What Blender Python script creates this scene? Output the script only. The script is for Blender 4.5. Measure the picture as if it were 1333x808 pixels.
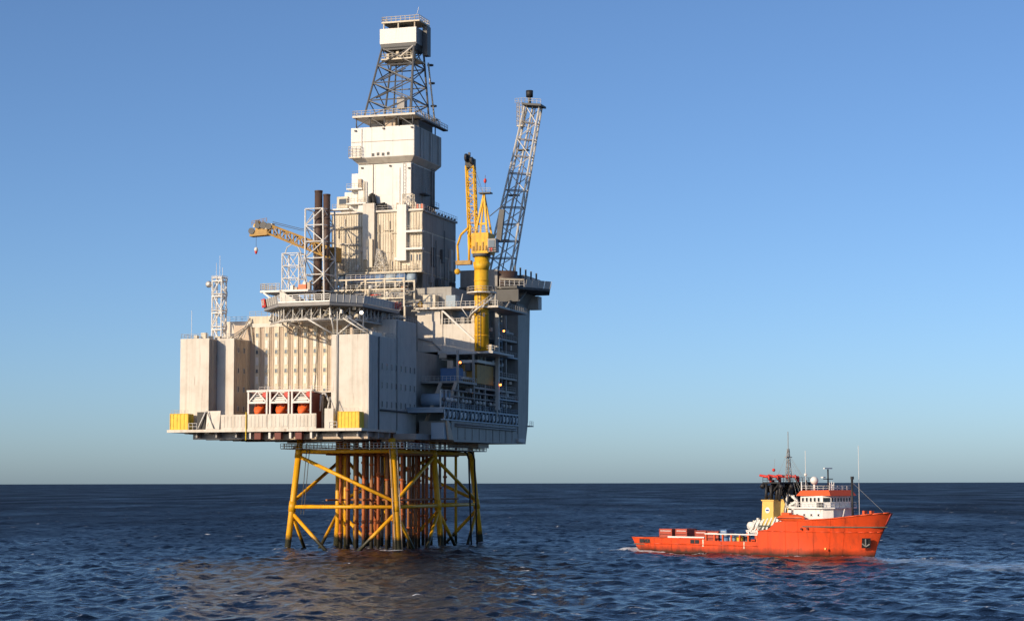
import bpy, math, random
import numpy as np
from mathutils import Vector
for o in list(bpy.data.objects): bpy.data.objects.remove(o, do_unlink=True)
SC = bpy.context.scene
COL = SC.collection
random.seed(7); rng = np.random.default_rng(11)
R = math.radians

# ------------------------------------------------------------------ camera
cd = bpy.data.cameras.new('camera'); cam = bpy.data.objects.new('camera', cd); COL.objects.link(cam)
cam.location = (0, 0, 15)
cam.rotation_mode = 'XYZ'
PITCH = math.atan((628.3 - 404) / 2592)
cam.rotation_euler = (R(90) + PITCH, R(0.0), 0)
cam.rotation_euler.rotate_axis('Z', R(-0.11))
cd.sensor_width = 36; cd.lens = 36 * 2592 / 1333
cd.clip_start = 1; cd.clip_end = 200000
SC.camera = cam
# ------------------------------------------------------------------ sky, sun, exposure
SUN_EL, SUN_AZ = R(19), math.atan2(-0.732, -0.681)      # azimuth from +Y towards +X
W = bpy.data.worlds.new('World'); SC.world = W; W.use_nodes = True
nt = W.node_tree; nt.nodes.clear()
wo = nt.nodes.new('ShaderNodeOutputWorld'); bg = nt.nodes.new('ShaderNodeBackground')
sky = nt.nodes.new('ShaderNodeTexSky'); sky.sky_type = 'NISHITA'; sky.sun_disc = False
sky.sun_elevation = SUN_EL; sky.sun_rotation = SUN_AZ
sky.air_density = 0.68; sky.dust_density = 0.75; sky.ozone_density = 4.6; sky.altitude = 0
bg.inputs[1].default_value = 0.138
nt.links.new(sky.outputs[0], bg.inputs[0]); nt.links.new(bg.outputs[0], wo.inputs[0])
sl = bpy.data.lights.new('sun', 'SUN'); so = bpy.data.objects.new('sun', sl); COL.objects.link(so)
sl.energy = 4.6; sl.angle = R(0.5); sl.color = (1.0, 0.81, 0.58)
sdir = Vector((math.sin(SUN_AZ) * math.cos(SUN_EL), math.cos(SUN_AZ) * math.cos(SUN_EL), math.sin(SUN_EL)))
so.rotation_euler = (-sdir).to_track_quat('-Z', 'Y').to_euler(); so.location = (-200, -200, 150)
SC.view_settings.view_transform = 'Standard'; SC.view_settings.look = 'None'
SC.view_settings.exposure = 0.0; SC.view_settings.gamma = 1.0; SC.view_settings.use_curve_mapping = False

# ------------------------------------------------------------------ materials
MATS = {}
def mat(name, col, rough=0.6, dirt=None, amt=0.35, scale=0.5, streak=0.0, metal=0.0, bump=0.0, emit=None, low=None, lowz=(0, 1), spec=0.4, sscale=1.2, rust=0.0):
    m = bpy.data.materials.new(name); m.use_nodes = True; n = m.node_tree; N = n.nodes; L = n.links
    p = N['Principled BSDF']; p.inputs['Roughness'].default_value = rough; p.inputs['Metallic'].default_value = metal
    p.inputs['Specular IOR Level'].default_value = spec
    c4 = (*col, 1)
    if dirt is None: dirt = tuple(c * 0.55 for c in col)
    tc = N.new('ShaderNodeTexCoord')
    no = N.new('ShaderNodeTexNoise'); no.inputs['Scale'].default_value = scale; no.inputs['Detail'].default_value = 6; no.inputs['Roughness'].default_value = 0.65
    L.new(tc.outputs['Object'], no.inputs['Vector'])
    rp = N.new('ShaderNodeMapRange'); rp.inputs[1].default_value = 0.45; rp.inputs[2].default_value = 0.75; rp.inputs[4].default_value = amt
    L.new(no.outputs[0], rp.inputs[0])
    mx = N.new('ShaderNodeMix'); mx.data_type = 'RGBA'; mx.inputs[6].default_value = c4; mx.inputs[7].default_value = (*dirt, 1)
    L.new(rp.outputs[0], mx.inputs[0]); out = mx.outputs[2]
    if streak:
        mp = N.new('ShaderNodeMapping'); mp.inputs['Scale'].default_value = (sscale, sscale, sscale * 0.04); L.new(tc.outputs['Object'], mp.inputs[0])
        n2 = N.new('ShaderNodeTexNoise'); n2.inputs['Scale'].default_value = 1.0; n2.inputs['Detail'].default_value = 5; L.new(mp.outputs[0], n2.inputs['Vector'])
        r2 = N.new('ShaderNodeMapRange'); r2.inputs[1].default_value = 0.5; r2.inputs[2].default_value = 0.72; r2.inputs[4].default_value = streak; L.new(n2.outputs[0], r2.inputs[0])
        m2 = N.new('ShaderNodeMix'); m2.data_type = 'RGBA'; m2.inputs[7].default_value = (*dirt, 1); L.new(r2.outputs[0], m2.inputs[0]); L.new(out, m2.inputs[6]); out = m2.outputs[2]
    if rust:                # thin rust runs
        mp = N.new('ShaderNodeMapping'); mp.inputs['Scale'].default_value = (2.2, 2.2, 0.16); mp.inputs['Location'].default_value = (3.7, 1.3, 9.1); L.new(tc.outputs['Object'], mp.inputs[0])
        n4 = N.new('ShaderNodeTexNoise'); n4.inputs['Scale'].default_value = 1.0; n4.inputs['Detail'].default_value = 4; L.new(mp.outputs[0], n4.inputs['Vector'])
        r4 = N.new('ShaderNodeMapRange'); r4.inputs[1].default_value = 0.64; r4.inputs[2].default_value = 0.74; r4.inputs[4].default_value = rust; L.new(n4.outputs[0], r4.inputs[0])
        m4 = N.new('ShaderNodeMix'); m4.data_type = 'RGBA'; m4.inputs[7].default_value = (0.20, 0.085, 0.035, 1); L.new(r4.outputs[0], m4.inputs[0]); L.new(out, m4.inputs[6]); out = m4.outputs[2]
    if low is not None:     # growth and staining below a waterline, ragged edge
        sx = N.new('ShaderNodeSeparateXYZ'); L.new(tc.outputs['Object'], sx.inputs[0])
        ad = N.new('ShaderNodeMath'); ad.operation = 'MULTIPLY_ADD'; L.new(no.outputs[0], ad.inputs[0]); ad.inputs[1].default_value = -1.6; L.new(sx.outputs[2], ad.inputs[2])
        r3 = N.new('ShaderNodeMapRange'); r3.inputs[1].default_value = lowz[0]; r3.inputs[2].default_value = lowz[1]; r3.inputs[3].default_value = 1; r3.inputs[4].default_value = 0; L.new(ad.outputs[0], r3.inputs[0])
        m3 = N.new('ShaderNodeMix'); m3.data_type = 'RGBA'; m3.inputs[7].default_value = (*low, 1); L.new(r3.outputs[0], m3.inputs[0]); L.new(out, m3.inputs[6]); out = m3.outputs[2]
    L.new(out, p.inputs['Base Color'])
    if bump:
        b = N.new('ShaderNodeBump'); b.inputs['Strength'].default_value = bump; b.inputs['Distance'].default_value = 0.1; L.new(no.outputs[0], b.inputs['Height']); L.new(b.outputs[0], p.inputs['Normal'])
    if emit:
        p.inputs['Emission Color'].default_value = (*emit[:3], 1); p.inputs['Emission Strength'].default_value = emit[3]
    MATS[name] = m; return m
mat('white', (0.68, 0.63, 0.55), 0.6, (0.34, 0.26, 0.18), 0.35, 0.3, 0.4, sscale=.8, rust=0.5)
mat('white_clean', (0.74, 0.72, 0.68), 0.5, (0.48, 0.42, 0.34), 0.22, 0.3, 0.25, rust=0.3)
mat('cream', (0.68, 0.61, 0.48), 0.6, (0.34, 0.23, 0.12), 0.4, 0.35, 0.45, rust=0.55)
mat('tan', (0.56, 0.45, 0.34), 0.65, (0.30, 0.22, 0.16), 0.4, 0.3, 0.4)
mat('grey', (0.34, 0.325, 0.30), 0.55, (0.10, 0.09, 0.08), 0.3, 0.3, 0.3, rust=0.4)  # also on right-hand walls, darker than their fronts to stand in for shade
mat('bluegrey', (0.58, 0.565, 0.53), 0.6, (0.30, 0.30, 0.29), 0.3, 0.3, 0.35, rust=0.4)  # includes the quarters' right side, toned below white to carry its shade
mat('dark', (0.10, 0.10, 0.10), 0.6, (0.05, 0.045, 0.04), 0.4, 0.6)
mat('steel', (0.30, 0.29, 0.28), 0.5, (0.16, 0.12, 0.09), 0.4, 0.7, 0.2)
mat('galv', (0.60, 0.58, 0.54), 0.5, (0.34, 0.29, 0.23), 0.3, 0.8, metal=0.1, rust=0.3)
mat('derrick', (0.12, 0.12, 0.12), 0.5, (0.10, 0.09, 0.08), 0.4, 0.7)
mat('stack', (0.075, 0.05, 0.042), 0.55, (0.14, 0.07, 0.04), 0.5, 0.6, 0.4)
mat('yellow', (0.80, 0.45, 0.018), 0.55, (0.26, 0.14, 0.03), 0.35, 0.8, 0.45, rust=0.5)
mat('yellow_bright', (0.80, 0.55, 0.03), 0.5, (0.40, 0.23, 0.05), 0.4, 0.9, 0.4, rust=0.5)
mat('jacket', (0.78, 0.38, 0.008), 0.45, (0.24, 0.12, 0.02), 0.35, 0.6, 0.3, low=(0.035, 0.034, 0.018), lowz=(1.4, 2.6), rust=0.5)
mat('conductor_rust', (0.30, 0.13, 0.045), 0.65, (0.35, 0.10, 0.03), 0.7, 0.5, 0.4, low=(0.03, 0.026, 0.018), lowz=(1.2, 2.6))
mat('conductor_red', (0.46, 0.12, 0.028), 0.6, (0.20, 0.06, 0.03), 0.6, 0.5, 0.3, low=(0.03, 0.026, 0.018), lowz=(1.2, 2.6))
mat('conductor_grey', (0.36, 0.30, 0.24), 0.6, (0.22, 0.11, 0.06), 0.6, 0.5, 0.4, low=(0.03, 0.026, 0.018), lowz=(1.2, 2.6))
mat('crane_brown', (0.46, 0.27, 0.07), 0.6, (0.16, 0.09, 0.04), 0.5, 0.9, 0.2)
mat('orange', (0.80, 0.13, 0.025), 0.4, (0.5, 0.08, 0.02), 0.2, 0.8)
mat('red', (0.62, 0.05, 0.035), 0.5, (0.35, 0.04, 0.03), 0.3, 0.8)
mat('dark_red', (0.16, 0.035, 0.025), 0.6, (0.08, 0.03, 0.02), 0.4, 0.6)
mat('cargo_red', (0.45, 0.085, 0.05), 0.6, (0.22, 0.06, 0.045), 0.4, 1.0)
mat('blue', (0.10, 0.20, 0.38), 0.5, (0.05, 0.08, 0.13), 0.3, 0.6)
mat('light_blue', (0.30, 0.38, 0.45), 0.5, (0.2, 0.27, 0.33), 0.3, 0.6)
mat('glass', (0.025, 0.032, 0.04), 0.12, (0.015, 0.02, 0.025), 0.3, 0.3, spec=0.6)
mat('pale_glass', (0.13, 0.16, 0.19), 0.15, (0.08, 0.10, 0.12), 0.3, 0.3, spec=0.6)
mat('rubber', (0.02, 0.02, 0.02), 0.7)
mat('hull', (0.72, 0.075, 0.016), 0.42, (0.26, 0.045, 0.02), 0.35, 0.45, 0.5, sscale=.9, low=(0.05, 0.022, 0.012), lowz=(-0.5, 0.9), rust=0.6)
mat('ship_orange', (0.72, 0.10, 0.022), 0.45, (0.5, 0.06, 0.02), 0.2, 0.6)
mat('ship_white', (0.76, 0.75, 0.72), 0.5, (0.45, 0.36, 0.28), 0.25, 0.6, 0.2, rust=0.6)
mat('ship_yellow', (0.78, 0.50, 0.13), 0.5, (0.45, 0.26, 0.07), 0.25, 0.6, 0.2)
mat('black', (0.022, 0.022, 0.024), 0.55, (0.06, 0.05, 0.045), 0.4, 0.8)
mat('deck_green', (0.10, 0.12, 0.10), 0.8, (0.2, 0.12, 0.07), 0.4, 0.6)
mat('lamp', (0.9, 0.35, 0.1), 0.4, emit=(1.0, 0.24, 0.04, 9.0))
mat('lamp_white', (0.9, 0.9, 0.85), 0.4, emit=(1.0, 0.85, 0.65, 4.0))
mat('blue_mark', (0.04, 0.08, 0.3), 0.5)

# ------------------------------------------------------------------ building blocks
TH = R(17.8)
PLAT = (np.array([-25.523, 447.0, 0.0]), TH)           # jacket's near leg at the waterline
HD = R(46)
SHIP = (np.array([30.92, 445.36, 0.0]), HD)
ORG = {}
def world(fr, p):
    b, t = fr; c, s = math.cos(t), math.sin(t)
    return (b[0] + p[0] * c + p[1] * s, b[1] - p[0] * s + p[1] * c, p[2])
def T(name, label, cat, o, fr=PLAT, group=None, kind=None):
    e = bpy.data.objects.new(name, None); COL.objects.link(e); e.empty_display_size = 0.5
    e.location = world(fr, o); e.rotation_euler = (0, 0, -fr[1])
    e['label'] = label; e['category'] = cat
    if group: e['group'] = group
    ORG[e] = tuple(o); return e
class M:
    def __init__(s): s.v = []; s.f = []
    def box(s, x0, x1, y0, y1, z0, z1):
        b = len(s.v)
        s.v += [(x0,y0,z0),(x1,y0,z0),(x1,y1,z0),(x0,y1,z0),(x0,y0,z1),(x1,y0,z1),(x1,y1,z1),(x0,y1,z1)]
        s.f += [tuple(b+i for i in q) for q in ((3,2,1,0),(4,5,6,7),(0,1,5,4),(1,2,6,5),(2,3,7,6),(3,0,4,7))]
        return s
    def hexa(s, lo, hi):       # 4 bottom points, 4 top points
        b = len(s.v); s.v += [tuple(p) for p in lo] + [tuple(p) for p in hi]
        s.f += [tuple(b+i for i in q) for q in ((3,2,1,0),(4,5,6,7),(0,1,5,4),(1,2,6,5),(2,3,7,6),(3,0,4,7))]
        return s
    def tube(s, p, q, r, n=8, r2=None):
        p = Vector(p); q = Vector(q); d = (q - p)
        if d.length < 1e-6: return s
        d.normalize(); a = Vector((0,0,1)) if abs(d.z) < 0.9 else Vector((1,0,0))
        x = d.cross(a).normalized(); y = d.cross(x); r2 = r if r2 is None else r2; b = len(s.v)
        for c, rr in ((p, r), (q, r2)):
            for i in range(n):
                t = 2*math.pi*i/n; s.v.append(tuple(c + x*math.cos(t)*rr + y*math.sin(t)*rr))
        for i in range(n): j = (i+1) % n; s.f.append((b+i, b+j, b+n+j, b+n+i))
        s.f.append(tuple(b+i for i in range(n-1,-1,-1))); s.f.append(tuple(b+n+i for i in range(n)))
        return s
    def path(s, pts, r, n=6):
        for a, b in zip(pts, pts[1:]): s.tube(a, b, r, n)
        return s
    def bar(s, p, q, w, h=None):
        h = h or w; p = Vector(p); q = Vector(q); d = (q-p).normalized(); a = Vector((0,0,1)) if abs(d.z) < 0.9 else Vector((1,0,0))
        x = d.cross(a).normalized()*w/2; y = d.cross(x).normalized()*h/2
        return s.hexa([p-x-y, p+x-y, p+x+y, p-x+y], [q-x-y, q+x-y, q+x+y, q-x+y])
    def prism(s, poly, axis, a, b):     # polygon in the other two axes, extruded along axis
        n = len(poly); o = len(s.v)
        def pt(p, t):
            return {'z': (p[0],p[1],t), 'x': (t,p[0],p[1]), 'y': (p[0],t,p[1])}[axis]
        s.v += [pt(p,a) for p in poly] + [pt(p,b) for p in poly]
        s.f.append(tuple(o+i for i in range(n-1,-1,-1))); s.f.append(tuple(o+n+i for i in range(n)))
        for i in range(n): j=(i+1)%n; s.f.append((o+i,o+j,o+n+j,o+n+i))
        return s
    def corr(s, a, b, z0, z1, pitch=0.6, dep=0.12, out=(0,-1)):    # trapezoid-ribbed cladding from a to b (plan points)
        a = np.array(a, float); b = np.array(b, float); L = np.linalg.norm(b-a); n = max(1, int(L/pitch)); t = (b-a)/L; o = np.array(out, float)
        pr = []
        for i in range(n):
            q = L/n
            for fx, h in ((0,0),(0.42,0),(0.5,1),(0.92,1)): pr.append(a + t*(i+fx)*q + o*dep*h)
        pr.append(b + o*0); k = len(s.v)
        for p in pr: s.v += [(p[0],p[1],z0),(p[0],p[1],z1)]
        for i in range(len(pr)-1): s.f.append((k+2*i,k+2*i+2,k+2*i+3,k+2*i+1))
        return s
    def ball(s, c, r, n=10, m=6, sc=(1,1,1)):
        k=len(s.v)
        for j in range(m+1):
            t=math.pi*j/m
            for i in range(n):
                p=2*math.pi*i/n; s.v.append((c[0]+r*sc[0]*math.sin(t)*math.cos(p),c[1]+r*sc[1]*math.sin(t)*math.sin(p),c[2]+r*sc[2]*math.cos(t)))
        for j in range(m):
            for i in range(n):
                i2=(i+1)%n; s.f.append((k+j*n+i,k+(j+1)*n+i,k+(j+1)*n+i2,k+j*n+i2))
        return s
    def to(s, name, m, parent, smooth=False, loc=None):
        o3 = ORG[parent]; me = bpy.data.meshes.new(name)
        me.from_pydata([(x-o3[0],y-o3[1],z-o3[2]) for x,y,z in s.v], [], s.f); me.update()
        if smooth: me.polygons.foreach_set('use_smooth', [True]*len(me.polygons))
        me.materials.append(MATS[m]); o = bpy.data.objects.new(name, me); COL.objects.link(o); o.parent = parent
        ORG[o] = o3; return o
def mem(root, name, p, q, r, m, n=8): return M().tube(p, q, r, n).to(name, m, root, n > 6)
def rail(root, pts, m='galv', h=1.1, step=1.6, r=0.05, name='railing', mids=2):
    mb = M(); pts = [Vector(p) for p in pts]
    for a, b in zip(pts, pts[1:]):
        L = (b-a).length; n = max(1, round(L/step))
        for i in range(n+1):
            c = a.lerp(b, i/n); mb.tube(c, c+Vector((0,0,h)), r, 4)
        for k in range(1, mids+1): mb.tube(a+Vector((0,0,h*k/mids)), b+Vector((0,0,h*k/mids)), r*0.85, 4)
    return mb.to(name, m, root)
def lattice(root, lo, hi, nb, rc, rb, m, style='x', hz=True, mb_=None):
    lo = [Vector(p) for p in lo]; hi = [Vector(p) for p in hi]
    for a, b in zip(lo, hi): mem(root, 'chord', a, b, rc, m, 6)
    for k in range(nb):
        A = [a.lerp(b, k/nb) for a, b in zip(lo, hi)]; B = [a.lerp(b, (k+1)/nb) for a, b in zip(lo, hi)]
        for i in range(4):
            j = (i+1) % 4
            if hz: mem(root, 'strut', B[i], B[j], rb*1.1, mb_ or m, 5)
            if style == 'x': mem(root, 'brace', A[i], B[j], rb, m, 5); mem(root, 'brace', A[j], B[i], rb, m, 5)
            elif style == 'z': mem(root, 'brace', *((A[i], B[j]) if (k+i) % 2 else (A[j], B[i])), rb, m, 5)
            else:
                c = A[i].lerp(A[j], .5); mem(root, 'brace', c, B[i], rb, m, 5); mem(root, 'brace', c, B[j], rb, m, 5)
WM = {}
def window(root, c, ax, w, h, frame='galv', glass='glass', name='window'):
    """framed pane on a wall; ax: outward normal '-y', '+x'"""
    key = (ax, w, h, frame, glass)
    if key not in WM:
        def mk(bx, nm, m):
            mb = M()
            for a0,a1,d0,d1,z0,z1 in bx:
                if ax == '-y': mb.box(a0,a1,-d1,-d0,z0,z1)
                else: mb.box(d0,d1,a0,a1,z0,z1)
            me = bpy.data.meshes.new(nm); me.from_pydata(mb.v,[],mb.f); me.materials.append(MATS[m]); return me
        t = 0.09
        WM[key] = (mk([(-w/2,w/2,-.05,.12,h/2-t,h/2),(-w/2,w/2,-.05,.12,-h/2,-h/2+t),(-w/2,-w/2+t,-.05,.12,-h/2+t,h/2-t),(w/2-t,w/2,-.05,.12,-h/2+t,h/2-t)],name,frame),
                   mk([(-w/2+t,w/2-t,-.05,.03,-h/2+t,h/2-t)],'pane',glass))
    f, g = WM[key]; o3 = ORG[root]
    o = bpy.data.objects.new(name, f); COL.objects.link(o); o.parent = root; o.location = (c[0]-o3[0], c[1]-o3[1], c[2]-o3[2])
    p = bpy.data.objects.new('pane', g); COL.objects.link(p); p.parent = o
    return o

# ------------------------------------------------------------------ sea
def build_sea():
    xs = list(np.arange(-125, 125.1, 0.62)); st = 0.62; x = xs[-1]; ex = []
    while x < 60000: st *= (1.022 if x < 420 else 1.2); x += st; ex.append(x)
    xs = np.array([-e for e in reversed(ex)] + xs + ex)
    ys = []; y = 195.0
    while y < 90000: ys.append(y); y += max(0.45, y*0.0025) if y < 6000 else y*0.03
    bk = []; y = 195.0; st = 2.0
    while y > -60000: y -= st; st *= 1.25; bk.append(y)
    ys = np.array(list(reversed(bk)) + ys)
    X, Y = np.meshgrid(xs, ys); Z = np.zeros_like(X); DX = np.zeros_like(X); DY = np.zeros_like(X)
    stepy = np.gradient(ys)[:, None]; stepx = np.gradient(xs)[None, :]
    VAR = np.zeros_like(X)
    n = 110; lam = np.exp(rng.uniform(math.log(2.0), math.log(21), n)); wd = R(212)
    for l in lam:
        a = wd + rng.normal(0, 0.7); k = 2*math.pi/l; kx, ky = k*math.cos(a), k*math.sin(a)
        amp = 0.0098*l**0.54 * rng.uniform(.6, 1.3); ph = rng.uniform(0, 6.28)
        damp = np.clip((l/np.maximum(abs(math.sin(a))*stepy, 1e-3) - 2.0)/2, 0, 1) * np.clip((l/np.maximum(abs(math.cos(a))*stepx, 1e-3) - 2.0)/2, 0, 1)
        VAR += 0.5*(k*amp)**2*(1 - damp**2)          # slope variance the grid cannot carry
        t = kx*X + ky*Y + ph; c = np.cos(t)*damp*amp; sn = np.sin(t)*damp*amp
        Z += c; DX -= 1.0*math.cos(a)*sn; DY -= 1.0*math.sin(a)*sn
    # calmer, foamy water masks
    def gauss(cx, cy, sx, sy, rot=0.0):
        c, s = math.cos(rot), math.sin(rot); a = (X-cx)*c + (Y-cy)*s; b = -(X-cx)*s + (Y-cy)*c
        return np.exp(-(a/sx)**2 - (b/sy)**2)
    for (x, yv, sx, sy, k) in ((-1.2, -4.5, 3, 4, .8), (58, -4, 4, 2.5, .5), (3, -7.6, 6, 1.5, .35)):   # wash heaped against the hull
        w = world(SHIP, (x, yv, 0)); Z += k*gauss(w[0], w[1], sx, sy, -HD)
    foam = np.zeros_like(X); aer = np.zeros_like(X)
    for (u, v) in JLEGS:
        w = world(PLAT, (u, v, 0)); foam += 1.1*gauss(w[0], w[1], 3.6, 3.0)
    w = world(PLAT, (-11, 16, 0)); foam += 0.5*gauss(w[0], w[1], 13, 14)
    for (x, yv, sx, sy, k) in ((-1.2, -4.5, 3.5, 4.5, 1.7), (8, -8.2, 9, 1.6, .75), (30, -8.6, 20, 1.3, .55), (59, -2.5, 4, 3, .7), (50, -7.4, 9, 1.6, .55), (68, 1, 9, 4, .5)):
        w = world(SHIP, (x, yv, 0)); foam += k*gauss(w[0], w[1], sx, sy, -HD)
    for (x, yv, sx, sy) in ((75, 377, 7, 9), (81, 364, 8, 9), (88, 351, 9, 9), (96, 340, 10, 9), (73, 390, 5, 8)):
        aer += 0.85*gauss(x, yv, sx, sy)
    crest = np.clip((Z - 0.55)/0.3, 0, 1)*((X*7.3 + Y*3.1) % 97 < 60)
    foam = np.clip(foam + 0.5*crest, 0, 1); aer = np.clip(aer, 0, 1)
    ny, nx = X.shape
    co = np.stack([X+DX, Y+DY, Z], -1).reshape(-1, 3).astype(np.float32)
    i = np.arange(ny*nx).reshape(ny, nx); q = np.stack([i[:-1,:-1], i[:-1,1:], i[1:,1:], i[1:,:-1]], -1).reshape(-1, 4)
    me = bpy.data.meshes.new('sea'); me.vertices.add(len(co)); me.vertices.foreach_set('co', co.ravel())
    me.loops.add(q.size); me.loops.foreach_set('vertex_index', q.ravel().astype(np.int32))
    me.polygons.add(len(q)); me.polygons.foreach_set('loop_start', np.arange(0, q.size, 4, dtype=np.int32))
    me.polygons.foreach_set('use_smooth', np.ones(len(q), bool))
    me.update(); me.validate()
    for nm, ar in (('foam', foam), ('aerated', aer), ('fine_slope', np.sqrt(VAR))):
        at = me.attributes.new(nm, 'FLOAT', 'POINT'); at.data.foreach_set('value', ar.reshape(-1).astype(np.float32))
    o = bpy.data.objects.new('sea', me); COL.objects.link(o); o['kind'] = 'structure'
    m = bpy.data.materials.new('sea_water'); m.use_nodes = True; N = m.node_tree.nodes; L = m.node_tree.links
    p = N['Principled BSDF']; p.inputs['IOR'].default_value = 1.33; p.inputs['Specular IOR Level'].default_value = 0.34
    tc = N.new('ShaderNodeTexCoord')
    def noise(sc, det=4, ro=.6, map_=(1,1,1)):
        mp = N.new('ShaderNodeMapping'); mp.inputs['Scale'].default_value = map_; L.new(tc.outputs['Object'], mp.inputs[0])
        t = N.new('ShaderNodeTexNoise'); t.inputs['Scale'].default_value = sc; t.inputs['Detail'].default_value = det; t.inputs['Roughness'].default_value = ro; L.new(mp.outputs[0], t.inputs['Vector']); return t.outputs[0]
    def mth(op, a, b=None, c=None):
        t = N.new('ShaderNodeMath'); t.operation = op
        for i, v in enumerate((a, b, c)):
            if v is None: continue
            if isinstance(v, (int, float)): t.inputs[i].default_value = v
            else: L.new(v, t.inputs[i])
        return t.outputs[0]
    def rng_(v, a, b, c=0, d=1):
        t = N.new('ShaderNodeMapRange'); t.inputs[1].default_value=a; t.inputs[2].default_value=b; t.inputs[3].default_value=c; t.inputs[4].default_value=d; L.new(v, t.inputs[0]); return t.outputs[0]
    fa = N.new('ShaderNodeAttribute'); fa.attribute_name = 'foam'; aa = N.new('ShaderNodeAttribute'); aa.attribute_name = 'aerated'
    f1 = noise(1.1, 8, .72); f2 = noise(0.035, 3, .5)
    fo = rng_(mth('ADD', fa.outputs['Fac'], mth('MULTIPLY', mth('SUBTRACT', f1, .5), 2.4)), 0.42, 0.72)
    caps = mth('MULTIPLY', rng_(noise(0.22, 7, .6, (1, 1.8, 1)), 0.645, 0.69), rng_(f2, .47, .58))
    fo = mth('MAXIMUM', fo, caps)
    mx = N.new('ShaderNodeMix'); mx.data_type='RGBA'; mx.inputs[6].default_value=(0.0014,0.0038,0.0105,1); mx.inputs[7].default_value=(0.24,0.33,0.45,1)
    L.new(mth('MULTIPLY', aa.outputs['Fac'], rng_(noise(.25, 5, .65, (1,.5,1)), .32, .52)), mx.inputs[0])
    m2 = N.new('ShaderNodeMix'); m2.data_type='RGBA'; m2.inputs[7].default_value=(0.62,0.64,0.66,1); L.new(mx.outputs[2], m2.inputs[6]); L.new(fo, m2.inputs[0])
    L.new(m2.outputs[2], p.inputs['Base Color'])
    fs = N.new('ShaderNodeAttribute'); fs.attribute_name = 'fine_slope'
    ro = mth('SQRT', mth('ADD', mth('MULTIPLY', mth('POWER', fs.outputs['Fac'], 1.6), 3.4), 0.003))
    ro = mth('MULTIPLY', ro, rng_(noise(0.014, 5, .6, (1, .3, 1)), .35, .65, .72, 1.25))
    L.new(mth('MAXIMUM', ro, rng_(fo, 0, 1, 0.0, 0.7)), p.inputs['Roughness'])
    b1 = N.new('ShaderNodeBump'); b1.inputs['Strength'].default_value = 1.0; b1.inputs['Distance'].default_value = 0.2
    h = mth('ADD', noise(0.55, 5, .62, (1, 1, 1)), mth('MULTIPLY', noise(2.6, 3, .6), 0.22))
    L.new(h, b1.inputs['Height'])
    b2 = N.new('ShaderNodeBump'); b2.inputs['Strength'].default_value = 1.0; b2.inputs['Distance'].default_value = 1.3; L.new(noise(0.09, 4, .55, (1,1.3,1)), b2.inputs['Height']); L.new(b2.outputs[0], b1.inputs['Normal'])
    L.new(b1.outputs[0], p.inputs['Normal'])
    me.materials.append(m)
JLEGS = [(-26.9, 0), (0, 0), (-26.9, 28.4), (0, 28.4), (-26.9, 57.4), (0, 57.4)]
build_sea()
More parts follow.
